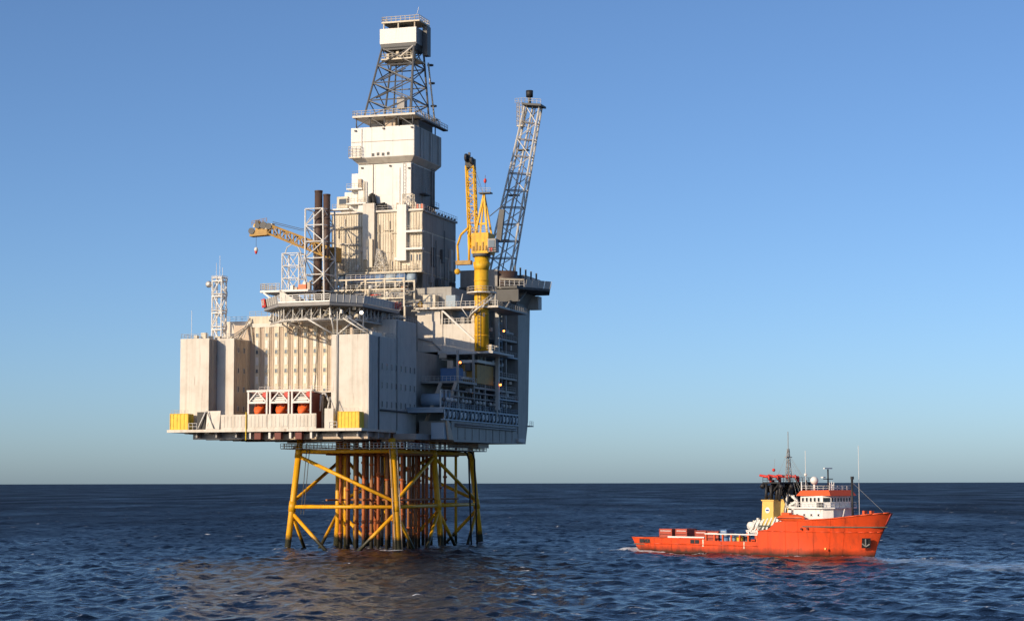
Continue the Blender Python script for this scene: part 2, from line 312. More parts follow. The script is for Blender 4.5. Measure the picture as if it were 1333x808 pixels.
#PART2
# ------------------------------------------------------------------ steel jacket
def build_jacket():
    t = T('steel_jacket', 'yellow six legged steel jacket standing in the sea under the platform', 'platform jacket', (-13.5, 28, 0))
    ZT = 25.0
    def leg(u, v, z):
        return (u + (0.09*z if u < -1 else -0.09*z), v + (0.07*z if v < 1 else (-0.07*z if v > 50 else 0)), z)
    A, B, N, Mm, D, C = JLEGS
    for u, v in JLEGS:
        l = M().tube(leg(u,v,-8), leg(u,v,ZT), 0.72 if (u,v) != (0,0) else 0.8, 14).to('leg', 'jacket', t, True)
        M().tube(leg(u,v,8.6), leg(u,v,10.9), 0.86, 14).to('joint_can', 'jacket', l, True)
        M().tube(leg(u,v,20.8), leg(u,v,23), 0.86, 14).to('joint_can', 'jacket', l, True)
    def mid(a, b, z):
        p, q = leg(*a, z), leg(*b, z); return tuple((i+j)/2 for i, j in zip(p, q))
    for a, b in ((A,B),(B,Mm),(Mm,C),(A,N),(N,D),(D,C),(N,Mm)):
        mem(t, 'brace', leg(*a,22.2), leg(*b,22.2), .42, 'jacket', 10)
        mem(t, 'brace', leg(*a,9.7), leg(*b,9.7), .42, 'jacket', 10)
        mem(t, 'brace', leg(*a,8.4), mid(a,b,-4), .42, 'jacket', 10)
        mem(t, 'brace', leg(*b,8.4), mid(a,b,-4), .42, 'jacket', 10)
    for a, b in ((A,B),(Mm,B),(Mm,C),(N,A),(N,D),(D,C),(Mm,N)):
        mem(t, 'brace', leg(*a,21.2), leg(*b,10.8), .42, 'jacket', 10)
    # conductors in four rows, guide frames round them
    k = 0
    for v in (10, 15, 20, 27, 40):
        for u in np.linspace(-18, -3, 9):
            k += 1; uu = u + random.uniform(-.35,.35)
            mt = random.choice(('conductor_rust','conductor_red','conductor_red','conductor_grey','conductor_rust'))
            c = M().tube((uu,v,-6), (uu,v,26.3), random.uniform(.3,.42), 9).to('conductor', mt, t, True)
            for z in (random.uniform(3,8), random.uniform(13,20)):
                M().tube((uu,v,z),(uu,v,z+.5), .52, 9).to('collar', 'conductor_red', c, True)
    for z in (11.2, 21.6):
        for v in (10.8, 14.5, 19.5, 24, 38.5, 41.5): mem(t, 'guide_beam', (-19.5,v,z), (-2,v,z), .25, 'conductor_rust', 6)
        for u in (-19.5, -10.7, -2): mem(t, 'guide_beam', (u,5,z), (u,46,z), .25, 'conductor_rust', 6)
    for u, v, r in ((-23.0,20,.55),(-22.0,20,.36),(-20.2,18,.45),(-18.3,20,.62),(-23.6,32,.4),(-2.2,45,.35)):
        mem(t, 'caisson', (u,v,-6), (u,v,26), r, 'jacket', 12)
    # riser loops by the far corner leg
    for du in (0, 1.1):
        M().path([(-9,46+du,22.9),(-.6+du,46+du,22.9),(.3+du,46+du,22.3),(.8+du,46+du,20.8),(1.6+du,46+du,-4)], .22, 8).to('riser', 'rubber', t, True)
    # thin pipes clamped to the near leg
    for du, dv in ((1.15,-.2),(-.2,-1.15)):
        M().path([tuple(x+y for x,y in zip(leg(0,0,z),(du,dv,0))) for z in (-3,6,14,24)], .13, 6).to('service_pipe', 'conductor_grey', t, True)
    M().path([(-22.6,1,24),(-23.8,1.5,13),(-24.3,1.5,8)], .09, 5).to('ladder', 'dark', t)
    M().path([(-21.9,1,24),(-23.1,1.5,13),(-23.6,1.5,8)], .09, 5).to('ladder', 'dark', t)
    # walkway round the top
    zz = 22.95
    for x0,x1,y0,y1 in ((-28.5,1.6,-.6,.8),(-28.5,1.6,56,57.4),(.2,1.6,.8,56),(-28.5,-27.1,.8,56)):
        w = M().box(x0,x1,y0,y1,zz-.18,zz).to('walkway','steel',t)
        if x1-x0 > y1-y0: rail(w, [(x0,y0 if y0<0 else y1,zz),(x1,y0 if y0<0 else y1,zz)], 'galv', 1.1, .9, .075)
        else: rail(w, [(x0 if x0<-5 else x1,y0,zz),(x0 if x0<-5 else x1,y1,zz)], 'galv', 1.1, .9, .075)
build_jacket()

# ------------------------------------------------------------------ cellar deck carrying the quarters
def build_cellar():
    t = T('deck_substructure', 'dark girder deck under the pale quarters, resting on the yellow jacket', 'platform deck', (-25, 10, 24.6))
    M().prism([(-50.6,-13.6),(-3.4,-13.6),(-3.4,20),(-50.6,20)], 'z', 26.45, 27.05).to('deck_plate', 'white', t)
    for v in (-9.5, -3, 4, 11, 18): M().box(-46,-3.6,v-.25,v+.25,24.9,26.44).to('girder', 'steel', t)
    for u in np.linspace(-44,-5,9): M().box(u-.2,u+.2,-12,19.5,25.25,26.4).to('girder', 'steel', t)
    M().box(-42.5,-33.3,-8.6,-7.9,25.0,25.75).to('edge_beam', 'white', t)
    M().box(-28,-3.1,-10.6,-10.05,24.75,25.95).to('edge_beam', 'tan', t)
    M().box(-3.55,2.0,6,22,24.9,26.2).to('edge_beam','steel',t)
    for u in (-30.4,-25.6,-20.6,-15.6):                     # lifeboat launch slots
        M().box(u-.25,u+.25,-13,-11.5,24.9,26.44).to('slot_frame','galv',t)
    for u in (-29.3,-24.4,-19.4): M().box(u,u+1.5,-12.9,-11.8,24.75,26.44).to('slot_panel','dark_red',t)
    for k in range(26):
        u = random.uniform(-38,-4); v = random.uniform(-9,18)
        mem(t,'pipe',(u,v,24.75),(u+random.uniform(3,9),v,24.75),random.uniform(.12,.3),random.choice(('steel','galv','conductor_rust','dark')),6)
    for k in range(14):
        u = random.uniform(-27,-2); mem(t,'pipe',(u,random.uniform(0,50),23.0),(u,random.uniform(0,30),26.4),random.uniform(.1,.22),random.choice(('steel','dark','galv')),6)
    # deck-edge wind panels and rails along the front
    V0 = -13.55
    M().hexa([(-40.9,V0-.15,27.05),(-37.6,V0-.15,27.05),(-37.6,V0+.1,27.05),(-40.9,V0+.1,27.05)],[(-41.2,V0+1.2,31.2),(-37.4,V0+.2,31.2),(-37.4,V0+.5,31.2),(-41.2,V0+1.5,31.2)]).to('wind_panel','white',t)
    for a, b, h in ((-37.3,-31.2,30.3),(-30.85,-25.95,30.35),(-25.85,-20.8,30.35),(-20.7,-14.2,30.35)):
        w = M().box(a,b,V0+.1,V0+.35,27.06,h).to('wind_panel','white',t)
        M().corr((a+.15,V0+.08),(b-.15,V0+.08),27.5,h-.35,.8,.07).to('ribbed_sheet','white',w)
    M().tube((-31.0,V0-.15,24.6),(-31.0,V0-.15,30.8),.13,8).to('yellow_pole','yellow_bright',t)
    M().box(-12.2,-10.1,V0+.1,V0+1.2,27.06,31.4).to('wind_panel','white',t)
    rail(t,[(-45.2,V0,27.05),(-43.2,V0,27.05)],'white_clean',1.4,.8,.07)
    rail(t,[(-11,V0,27.05),(-9.2,V0,27.05)],'white_clean',1.4,.8,.07)
    M().box(-43.6,-41.6,-12.6,-10.8,27.06,31).to('equipment_cabinet','black',t)
    mem(t,'diagonal_strut',(-43,-13.3,27.3),(-41.4,-12.8,31.1),.14,'white_clean')
    mem(t,'diagonal_strut',(-38.8,-13.9,27.3),(-40.9,-13.2,31.2),.12,'steel')
    for u in (-42,-47): M().box(u,u+1,-12,-8,26.1,26.44).to('edge_lamp_box','cream',t)
build_cellar()
def yellow_box(u0,u1,v0,v1,z0,z1,label):
    t = T('yellow_container', label, 'container', ((u0+u1)/2,(v0+v1)/2,z0), group='yellow ribbed boxes on the deck edge')
    M().box(u0+.12,u1-.12,v0+.12,v1-.12,z0,z1-.05).to('shell','yellow_bright',t)
    M().corr((u0+.1,v0+.1),(u1-.1,v0+.1),z0+.12,z1-.12,.8,.1).to('front_sheet','yellow_bright',t)
    M().corr((u1-.1,v0+.1),(u1-.1,v1-.1),z0+.12,z1-.12,.8,.1,(1,0)).to('side_sheet','yellow_bright',t)
    for x in (u0,u1-.14): M().box(x,x+.14,v0,v0+.14,z0,z1).to('corner_post','yellow',t)
    for z in (z0,z1-.12): M().box(u0+.14,u1-.14,v0-.01,v0+.12,z,z+.12).to('edge_rail','yellow',t)
    rail(t,[(u0+.2,v0+.2,z1-.05),(u1-.2,v0+.2,z1-.05)],'galv',.8,.9,.04)
yellow_box(-50.0,-45.4,-13.4,-10.6,27.06,30.7,'yellow ribbed box on the far left deck corner below the quarters')
yellow_box(-9.1,-4.0,-13.4,-10.5,27.06,30.7,'yellow ribbed box on the deck edge right of the lifeboats')

# ------------------------------------------------------------------ living quarters
def build_quarters():
    t = T('living_quarters', 'pale many storeyed living quarters block above the lifeboats', 'living quarters', (-26, 5, 27.05))
    w = M().box(-49.3,-42.1,-10,20,27.06,47.8).to('wall_block','white',t)
    for k in range(3): M().box(-49.25+k*2.4,-46.9+k*2.4,-10.02,-10,31.2,47.7).to('wall_panel','white',w)
    M().corr((-42.1,-9.9),(-42.1,-2.1),27.4,47.5,.7,.08,(1,0)).to('side_cladding','grey',w)  # shade of this side put into a darker grey
    w = M().box(-42.05,-37.8,-6,2.45,27.06,47.95).to('wall_block','white',t)
    for k in range(2): M().box(-42+k*2.1,-39.95+k*2.1,-6.02,-6,27.3,47.8).to('wall_panel','white',w)
    M().corr((-37.8,-5.9),(-37.8,2.4),27.4,47.7,.9,.06,(1,0)).to('side_cladding','tan',w)
    for z in (45.4,40.7,36.4,32.0):
        for v in (-3.9,-1.0): window(t,(-37.72,v,z),'+x',.7,1.3)
    # recessed main facade with pale pilasters
    M().box(-42.05,-12.15,2.5,20,27.06,51.6).to('wall_block','tan',t)
    M().box(-37.7,-12.2,2.2,2.5,51.0,51.9).to('parapet','white',t)
    for k in range(10):
        u = -35.9 + k*2.42
        p = M().box(u-.62,u+.62,2.24,2.5,27.1,50.99).to('pilaster','cream',t)
        for s in (-1,1): M().box(u+s*.9-.1,u+s*.9+.1,2.38,2.5,27.1,50.99).to('rib','tan',p)
        for z in (49.15,45.25,40.85,36.2,31.8):
            window(t,(u,2.22,z),'-y',.75,1.0,'cream','pale_glass')
            M().box(u-.3,u+.3,2.16,2.24,z-3.0,z-1.2).to('light_patch','white_clean',t)  # pale patch standing in for light reflected off the window blinds
    # near tower and shaded long side
    w = M().box(-12.1,-3.3,-10,6.95,26.8,47.85).to('wall_block','white',t)
    for k,(a,b) in enumerate(((-10.5,-7.1),(-7.0,-3.35))):
        M().box(a,b,-10.02,-10,31,47.8).to('wall_panel','white',w)
    M().box(-11.9,-10.75,-10.5,-10,27.1,47.6).to('service_duct','white',t)
    mem(t,'downpipe',(-10.6,-10.3,27.1),(-10.6,-10.3,53),.14,'galv')
    w2 = M().box(-12.1,-3.3,7,20,26.8,52.4).to('wall_block','bluegrey',t)
    M().corr((-3.3,-9.9),(-3.3,6.9),27,47.7,.62,.08,(1,0)).to('side_cladding','bluegrey',w)  # shade on the long side put into its duller colour
    M().corr((-3.3,7),(-3.3,19.9),25.9,52.2,.62,.08,(1,0)).to('side_cladding','bluegrey',w2)
    M().box(-3.45,-3.15,-10.0,-9.7,27,47.8).to('corner_trim','bluegrey',t)
    for z in (41.15,36.95,32.65):
        for k in range(8): window(t,(-3.2,-2.0+k*2.95,z),'+x',.8,1.5,'bluegrey')
    M().tube((-3.0,-3.3,31.3),(-3.0,20,31.3),.22,8).to('ledge_pipe','dark',t,True)
    mem(t,'downpipe',(-3.05,-4.2,26.9),(-3.05,-4.2,47.6),.14,'dark')
    mem(t,'downpipe',(-3.05,7,27),(-3.05,7,52),.1,'steel')
    # raised roof house at the rear left with rails
    M().box(-48.4,-38.8,10,19.5,48.2,53.2).to('roof_house','white',t)
    M().box(-38.2,-32.0,2.6,8,51.65,53.6).to('roof_house','cream',t)
    rail(t,[(-49.2,-9.9,47.8),(-42.3,-9.9,47.8)],'galv',1.0,1.6); rail(t,[(-49.2,-9.9,47.8),(-49.2,9.5,47.8)],'galv')
    rail(t,[(-48.3,10.1,53.2),(-38.9,10.1,53.2)],'galv'); rail(t,[(-38.1,2.7,53.6),(-32.1,2.7,53.6)],'galv')
    rail(t,[(-42,-5.9,47.95),(-37.9,-5.9,47.95)],'galv'); rail(t,[(-12,-9.9,47.85),(-3.5,-9.9,47.85)],'cream',1.0); rail(t,[(-3.5,-9.9,47.85),(-3.5,6.5,47.85)],'galv',1.0)
    mem(t,'whip_antenna',(-48.6,-6,47.8),(-48.6,-6,54.6),.05,'white_clean',5)
    for k in range(7):
        u = -47+k*1.0; M().box(u,u+random.uniform(.5,1.2),-8+k*1.6,-7+k*1.6,47.8,48.5+random.random()*.9).to('roof_vent','cream',t)
    for k in range(6):
        mem(t,'roof_pipe',(-40.5+k*.35,-4+k,48.0+k*.1),(-37.0-k*.3,2.9,51.8+random.random()*1.4),.1,random.choice(('steel','cream','galv')),5)
    mem(t,'roof_strut',(-39.5,-1,48.0),(-37.7,2,53.2),.16,'cream'); mem(t,'roof_strut',(-36.8,2.0,47),(-37.7,2,53.2),.16,'cream')
    for k in range(9):
        u=-11.6+k*.95; M().box(u,u+.6,-8.6+random.random()*8,-4+random.random()*6,47.85,48.4+random.random()*1.6).to('roof_vent',random.choice(('cream','galv','tan')),t)
    # clutter deck over the lifeboat bays
    M().box(-31.5,-13.6,-6,2.1,35.3,35.6).to('balcony','white',t); rail(t,[(-31.5,-5.9,35.6),(-13.6,-5.9,35.6)],'white_clean',1.1,1.3)
    mem(t,'rain_pipe',(-20.6,2.0,50.5),(-21.4,2.0,36),.07,'dark',5)
    M().box(-13.6,-12.2,-6,-3,27.1,36).to('stair_tower','dark',t)
    M().path([(-15.2,-9,31),(-15,-9,34.6),(-14,-9,35),(-13,-9,33),(-13.4,-9,31)],.22,7).to('air_duct','galv',t,True)
    M().path([(-12.5,-12.5,27.1),(-11.4,-12.3,34),(-10.2,-12.5,31)],.1,5).to('davit_frame','steel',t)
    # aerial on block edge
    rail(t,[(-12,7,52.4),(-3.4,7,52.4)],'galv'); rail(t,[(-3.4,7,52.4),(-3.4,20,52.4)],'galv')
build_quarters()

# ------------------------------------------------------------------ lifeboats in their bays
def build_bay(u, label, blabel):
    t = T('lifeboat_davit', label, 'davit', (u,-12,27.06), group='launch frames of the lifeboats')
    for s in (-1,1):
        M().bar((u+s*2.25,-12.6,27.06),(u+s*2.25,-12.6,35.7),.36).to('post','white_clean',t)
        M().bar((u+s*2.25,-6.2,27.06),(u+s*2.25,-6.2,35.25),.36).to('post','white',t)
        mem(t,'launch_rail',(u+s*1.1,-12.3,28.2),(u+s*1.1,-3.5,33.4),.16,'steel')
        M().bar((u+s*2.1,-12.75,33.1),(u+s*.1,-12.75,35.3),.26).to('diagonal','white_clean',t)
        M().bar((u+s*2.25,-12.5,35.4),(u+s*2.25,-6.2,35.1),.3).to('side_beam','white_clean',t)
    M().box(u-2.03,u+2.03,-12.85,-12.5,32.7,33.15).to('lintel','white_clean',t)
    M().box(u-2.6,u+2.6,-12.85,-12.45,35.3,35.7).to('lintel','white_clean',t)
    M().box(u-2.0,u+2.0,-6.0,-5.9,27.1,35.0).to('back_panel','dark_red',t)
    M().box(u-1.2,u+1.2,-12.4,-11.6,33.0,34.2).to('winch','galv',t)
    for k in range(3): M().box(u-1.5+k*.2,u+1.5-k*.2,-12.62,-12.5,33.4+k*.55,33.52+k*.55).to('slat','white_clean',t)
    M().box(u+2.1,u+2.2,-12.3,-6.4,27.1,35.1).to('side_panel','dark_red',t)
    M().box(u+1.15,u+1.9,-12.5,-11.8,34.0,35.2).to('control_box','red',t)
    M().tube((u+2.55,-12.6,35.6),(u+2.55,-12.6,36.6),.12,6).to('lamp_post','white_clean',t)
    b = T('lifeboat', blabel, 'lifeboat', (u,-9,30.5), group='free fall lifeboats')
    # enclosed hull: cross sections along a downward tilted axis (bow outboard and low)
    ax = Vector((0,-.84,-.54)); up = Vector((0,-.54,.84)); rt = Vector((1,0,0)); c0 = Vector((u-.3,-8.9,32.35))
    secs = [(-4.6,1.0,.8,1.0),(-4.0,1.3,1.1,1.35),(-1,1.35,1.2,1.6),(1.4,1.35,1.2,1.5),(2.9,1.1,1.05,1.1),(3.7,.65,.75,.7),(4.2,.12,.2,.2)]
    mb = M(); n = 14
    for (s_,w_,lo,hi) in secs:
        for i in range(n):
            a = 2*math.pi*i/n; ca, sa = math.cos(a), math.sin(a)
            mb.v.append(tuple(c0+ax*s_+rt*w_*math.copysign(abs(ca)**.5,ca)+up*((hi if sa>0 else lo)*math.copysign(abs(sa)**.5,sa))))
    for k in range(len(secs)-1):
        for i in range(n): j=(i+1)%n; mb.f.append((k*n+i,k*n+j,(k+1)*n+j,(k+1)*n+i))
    mb.f.append(tuple(range(n))); mb.f.append(tuple((len(secs)-1)*n+i for i in range(n-1,-1,-1)))
    mb.to('hull','orange',b,True)
    for s in (-1,1):
        p = c0+ax*2.2+rt*s*.55+up*1.02; M().bar(tuple(p-ax*.3),tuple(p+ax*.25),.5,.5).to('window','glass',b)
        M().bar(tuple(c0-ax*2.6+rt*s*1.42+up*.1),tuple(c0+ax*2.6+rt*s*1.3+up*.1),.12,.16).to('fender','white_clean',b)
    M().bar(tuple(c0-ax*2.6+up*1.35),tuple(c0-ax*1.0+up*1.75),1.3,.7).to('helm_dome','orange',b)
for u, a, b in ((-28.7,'white launch frame on the left of the three lifeboats','orange lifeboat in the leftmost bay of the platform'),
                (-23.4,'white launch frame round the middle lifeboat','orange lifeboat in the middle bay of the platform'),
                (-18.1,'white launch frame on the right of the three lifeboats','orange lifeboat in the rightmost bay of the platform')):
    build_bay(u, a, b)

# ------------------------------------------------------------------ overhanging octagonal deck
def build_helideck():
    t = T('helideck', 'octagonal deck with grey safety fence overhanging the quarters on a truss', 'helideck', (-18, 4, 52))
    P = [(-24,-12.2),(-11.7,-12.2),(-6.2,-6.2),(-5.4,14.5),(-11.5,19),(-25,19),(-32,14),(-32,-2.5)]
    M().prism(P,'z',54.35,55.0).to('deck_plate','steel',t)
    M().prism(P,'z',54.2,54.34).to('edge_band','dark',t)
    for i in range(8):
        a, b = Vector((*P[i],55)), Vector((*P[(i+1)%8],55)); L=(b-a).length; d=(b-a)/L; n=Vector((d.y,-d.x,0)); k=max(1,round(L/1.7))
        front = i == 0
        for j in range(k):
            p,q = a.lerp(b,j/k)+n*.1, a.lerp(b,(j+1)/k)+n*.1; o=n*.28
            g = M().hexa([p+d*.12,q-d*.12,q-d*.12+n*.04,p+d*.12+n*.04],[p+d*.12+o+Vector((0,0,1.75)),q-d*.12+o+Vector((0,0,1.75)),q-d*.12+o+n*.04+Vector((0,0,1.75)),p+d*.12+o+n*.04+Vector((0,0,1.75))])
            if not front: g.to('net_panel','bluegrey' if i < 4 else 'grey',t)
            M().bar(p-n*.02,p+o+Vector((0,0,1.85)),.16).to('net_post','galv' if not front else 'white_clean',t)
        if front:
            for h,w in ((.25,.4),(.9,.12),(1.35,.12),(1.8,.16)): M().bar(a+n*(.12+.12*h)+Vector((0,0,h-.05)),b+n*(.12+.12*h)+Vector((0,0,h-.05)),.1,w).to('rail_bar','white_clean',t)
    # red name panels with pale strokes
    a, b = Vector((-32,-2.5,55)), Vector((-24,-12.2,55)); d=(b-a).normalized(); n=Vector((d.y,-d.x,0))
    s = M().hexa([a+n*.45,a+d*3.2+n*.45,a+d*3.2+n*.5,a+n*.5],[x+Vector((0,0,1.9))+n*.28 for x in (a+n*.45,a+d*3.2+n*.45,a+d*3.2+n*.5,a+n*.5)]).to('name_panel','red',t)
    for k in range(3): q=a+d*(.6+k*.9)+n*.66; M().bar(q+Vector((0,0,.4)),q+Vector((0,0,1.7))+n*.16,.28,.1).to('letter_stroke','white_clean',s)
    for k in range(4):
        y=10.2+k*1.2; M().box(-4.9,-4.75,y,y+.3,55.1,56.6+.2*(k%2)).to('letter_stroke','red',t); M().box(-4.9,-4.76,y+.3,y+.8,56.0-.5*(k%2),56.3-.5*(k%2)).to('letter_stroke','red',t)
    for i in (0,1,2,7):                                     # deep edge truss
        a, b = Vector((*P[i],0)), Vector((*P[(i+1)%8],0)); k=max(2,round((b-a).length/2.4)); c=Vector((-18,4,0))
        ia,ib=a.lerp(c,.1),b.lerp(c,.1)
        mem(t,'edge_chord',(ia.x,ia.y,51.3),(ib.x,ib.y,51.3),.2,'galv')
        for j in range(k):
            p,q=ia.lerp(ib,j/k),ia.lerp(ib,(j+1)/k); mem(t,'edge_web',(p.x,p.y,51.3),(q.x,q.y,54.2),.11,'steel',5); mem(t,'edge_web',(p.x,p.y,51.3),(p.x,p.y,54.2),.13,'galv',5)
    # truss below
    for v in (-9,-3,4,11,18):
        x0,x1 = (-24,-11.5) if v==-9 else (-30,-6.5)
        mem(t,'truss_chord',(x0,v,51.7),(x1,v,51.7),.2,'galv'); n=int((x1-x0)/3)
        for k in range(n):
            u0=x0+(x1-x0)*k/n; u1=x0+(x1-x0)*(k+1)/n
            mem(t,'truss_web',(u0,v,51.7),((u0+u1)/2,v,54.3),.12,'galv',5); mem(t,'truss_web',((u0+u1)/2,v,54.3),(u1,v,51.7),.12,'galv',5)
    for u in (-30,-24,-18,-12,-7):
        v0 = -11 if u in (-24,-18,-12) else -4
        mem(t,'truss_chord',(u,v0,51.9),(u,19,51.9),.18,'steel')
        for k in range(5): mem(t,'truss_web',(u,v0+k*5,51.9),(u,v0+k*5+2.5,54.3),.12,'steel',5)
    for p,q in (((-18,-11,51.7),(-12,-9,48)),((-12.2,-11,53.9),(-11.6,-9.6,47.9)),((-11,-9,48),(-7.5,-6,51.8)),((-3.8,-4,48),(-9,-9,51.8)),((-4,-8.5,48),(-10,-9,51.7)),((-7,-4,54),(-7,-4,48)),((-24,-10,51.7),(-20,5.5,47.5)),((-12,2,51.7),(-12,2,47.8)),((-6.8,8,54.2),(-6.8,8,52.4))):
        mem(t,'support_strut',p,q,.2,'galv')
    for k in range(90):
        u=random.uniform(-29,-8); v=random.uniform(-11,-3) if u>-23 else random.uniform(-3,6); z=random.uniform(51.2,54.1)
        if random.random()<.6: mem(t,'pipe',(u,v,z),(u+random.uniform(-2.5,2.5),v+random.uniform(-1,1),z+random.uniform(-.6,.6)),random.uniform(.08,.2),random.choice(('galv','cream','steel','dark')),6)
        else: M().box(u,u+random.uniform(.4,1.4),v,v+.8,z-.4,z+.4).to('fitting',random.choice(('galv','cream','dark','tan')),t)
    M().ball((-6.4,-6.5,52.9),.42).to('searchlight','lamp_white',t,True)
build_helideck()

# ------------------------------------------------------------------ process modules behind, shaded open side
def build_process():
    t = T('process_module', 'shaded grey open sided process decks behind the quarters', 'process module', (-6, 45, 24.6))
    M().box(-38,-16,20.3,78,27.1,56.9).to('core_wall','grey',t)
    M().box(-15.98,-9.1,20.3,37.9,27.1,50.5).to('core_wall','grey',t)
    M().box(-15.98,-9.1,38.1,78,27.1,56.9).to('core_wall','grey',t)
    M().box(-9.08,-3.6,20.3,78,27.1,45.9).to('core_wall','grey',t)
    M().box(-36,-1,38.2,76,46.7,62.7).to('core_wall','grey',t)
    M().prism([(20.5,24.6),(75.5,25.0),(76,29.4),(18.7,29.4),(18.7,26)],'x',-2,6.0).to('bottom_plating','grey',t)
    for v in np.arange(23,75,5.2): M().box(6.0,6.12,v,v+.14,25.2,29.3).to('stiffener','grey',t)
    # truss gallery along the side
    M().box(-3.5,6.3,13.2,69,32.0,32.4).to('deck','light_blue',t); M().box(5.3,6.3,13.2,69,29.45,29.75).to('lower_beam','light_blue',t)
    for k,v in enumerate(np.arange(13.5,69,2.7)):
        M().box(6.02,6.25,v,v+.28,29.75,32.0).to('truss_post','light_blue',t)
        M().tube((5.9,v+1.4,30.9),(6.1,v+1.4,30.9),.72,12).to('valve_wheel','galv' if k%3 else 'dark',t)
        mem(t,'truss_web',(6.1,v+.3,29.8),(6.1,v+2.6,32),.09,'light_blue',5)
    rail(t,[(6.2,13.3,32.4),(6.2,69,32.4)],'light_blue',1.1,1.4,.05)
    for k in range(20):
        v=15+k*2.6; M().ball((5.4,v,34.3),.55,8,5).to('valve','galv' if k%4 else 'dark',t,True)
        mem(t,'pipe',(4.6,v,32.4),(4.6,v,36.5),.2,random.choice(('steel','galv','dark')),6)
    for z in (28.3,28.8,35.2,36.6): mem(t,'pipe',(5.6 if z>30 else 6.3,21,z),(5.6 if z>30 else 6.3,67,z),.2,random.choice(('steel','dark')),8)
    # decks
    def deck(v0,v1,z,u1=6.0,railh=True,m='grey',th=.5):
        d=M().box(-3.5,u1,v0,v1,z-th,z).to('deck',m,t)
        if railh: rail(d,[(u1-.1,v0+.05,z),(u1-.1,v1-.05,z)],'galv',1.1,1.4); rail(d,[(-3.4,v0+.1,z),(u1-.1,v0+.1,z)],'galv',1.1,1.0)
        return d
    deck(24,37,39.0); deck(37,69,38.2,5.6); deck(35.5,53,46.7,6.3,False,'bluegrey',.7)
    deck(52,69,35.9,6.6,m='light_blue',th=.3); deck(53,69,41.5); deck(53,69,46.9,6.2,m='light_blue',th=.35); deck(53,69,51.2)
    rail(t,[(6.2,35.6,46.7),(6.2,53,46.7)],'galv')
    for v in (24.5,36,44.5,53,61): M().box(5.2,5.7,v-.25,v+.25,32.4,46.2).to('column','grey',t)
    for v in (53,61): M().box(5.2,5.7,v-.25,v+.25,46.7,62.5).to('column','grey',t)
    for v in (36,44.5): M().box(1.2,1.7,v-.25,v+.25,32.4,46.2).to('column','grey',t)
    M().box(2,5.9,37.5,50,39.0,43.6).to('generator_housing','crane_brown',t)
    M().box(1.8,6.2,37.3,51,44.0,44.7).to('service_beam','white_clean',t)
    M().box(-1,3.5,30.5,34,39.0,42.4).to('pump_skid','blue',t)
    for v in (26,29): M().tube((1.5,v,32.6),(1.5,v,37),1.35,14).to('separator','bluegrey',t,True)
    M().tube((-2.5,22.5,34.5),(4.5,22.5,34.5),1.5,14).to('separator','light_blue',t,True)
    # slanted columns at the near corner
    mem(t,'raking_column',(-2.4,19.5,24.8),(1.5,23.8,38.5),.45,'tan',10); mem(t,'raking_column',(2.4,18.7,25),(5.2,23.8,38.5),.42,'tan',10)
    M().box(2.6,5.8,14.2,18.6,25.1,28.9).to('stair_tower','light_blue',t)
    M().hexa([(5.9,16,25),(6.3,16,25),(6.3,19.5,25),(5.9,19.5,25)],[(5.9,14.6,29.4),(6.3,14.6,29.4),(6.3,16,29.4),(5.9,16,29.4)]).to('gusset','tan',t)
    M().box(-3.3,5.8,13.4,14.1,31.2,32.0).to('cross_beam','light_blue',t)
    # ladder tower
    M().box(6.3,7.2,50.2,51.0,33,57).to('cable_riser','bluegrey',t)
    for z in np.arange(33.5,57,1.5): M().box(6.3,7.3,51.0,52.8,z,z+.12).to('ladder_step','light_blue',t)
    for u in (6.4,7.2): mem(t,'ladder_rail',(u,52.8,32.5),(u,52.8,57),.1,'light_blue',5)
    mem(t,'drain_pipe',(6.7,50.6,31),(6.7,50.6,38.5),.16,'white_clean')
    # end column
    M().prism([(69.2,27.5),(70.2,25.0),(76,25.0),(78.2,31),(80.2,62.6),(69.2,62.6)],'x',-24,6.05).to('end_column','grey',t)
    M().box(6.05,6.2,69.2,69.5,27.5,62.5).to('column_edge','grey',t)
    M().box(4.9,6.6,68.4,73.5,25.4,26.3).to('foot_ledge','bluegrey',t)
    b=M().box(2.0,6.5,78.4,81.6,29.6,29.9).to('balcony','grey',t); rail(b,[(6.4,78.6,29.9),(6.4,81.5,29.9)],'galv'); 
    M().box(-4,4,44,52,23.6,24.6).to('sump_box','tan',t)
    # clutter hanging in the shaded decks
    for k in range(90):
        v=random.uniform(24,68); z=random.choice((33,36.5,40,42,44.5,48.5,53)); u=random.uniform(-1,5.4)
        if v<37 and z>46: continue
        if random.random()<.55: mem(t,'pipe',(u,v,z),(u,v+random.uniform(2,8),z),random.uniform(.1,.3),random.choice(('steel','galv','dark','bluegrey')),6)
        else: M().box(u,u+random.uniform(.5,1.6),v,v+random.uniform(.6,2.4),z,z+random.uniform(.6,2.2)).to('equipment_box',random.choice(('steel','grey','dark','bluegrey','tan')),t)
build_process()
def floodlight(u,v,z,label):
    t=T('floodlight',label,'lamp',(u,v,z),group='lit orange deck lamps')
    M().ball((u,v,z),.26,8,6).to('bulb','lamp',t,True)
    M().tube((u,v,z+.2),(u,v,z+.55),.3,8,.12).to('shade','dark',t); mem(t,'bracket',(u,v,z+.5),(u-.9,v,z+.7),.06,'steel',5)
floodlight(6.1,24.5,43.3,'lit orange lamp above the blue pump on the shaded decks')
floodlight(7.6,50.4,39.2,'lit orange lamp beside the ladder tower at mid height')
floodlight(7.0,55,52.9,'lit orange lamp high on the shaded decks beside the end column')

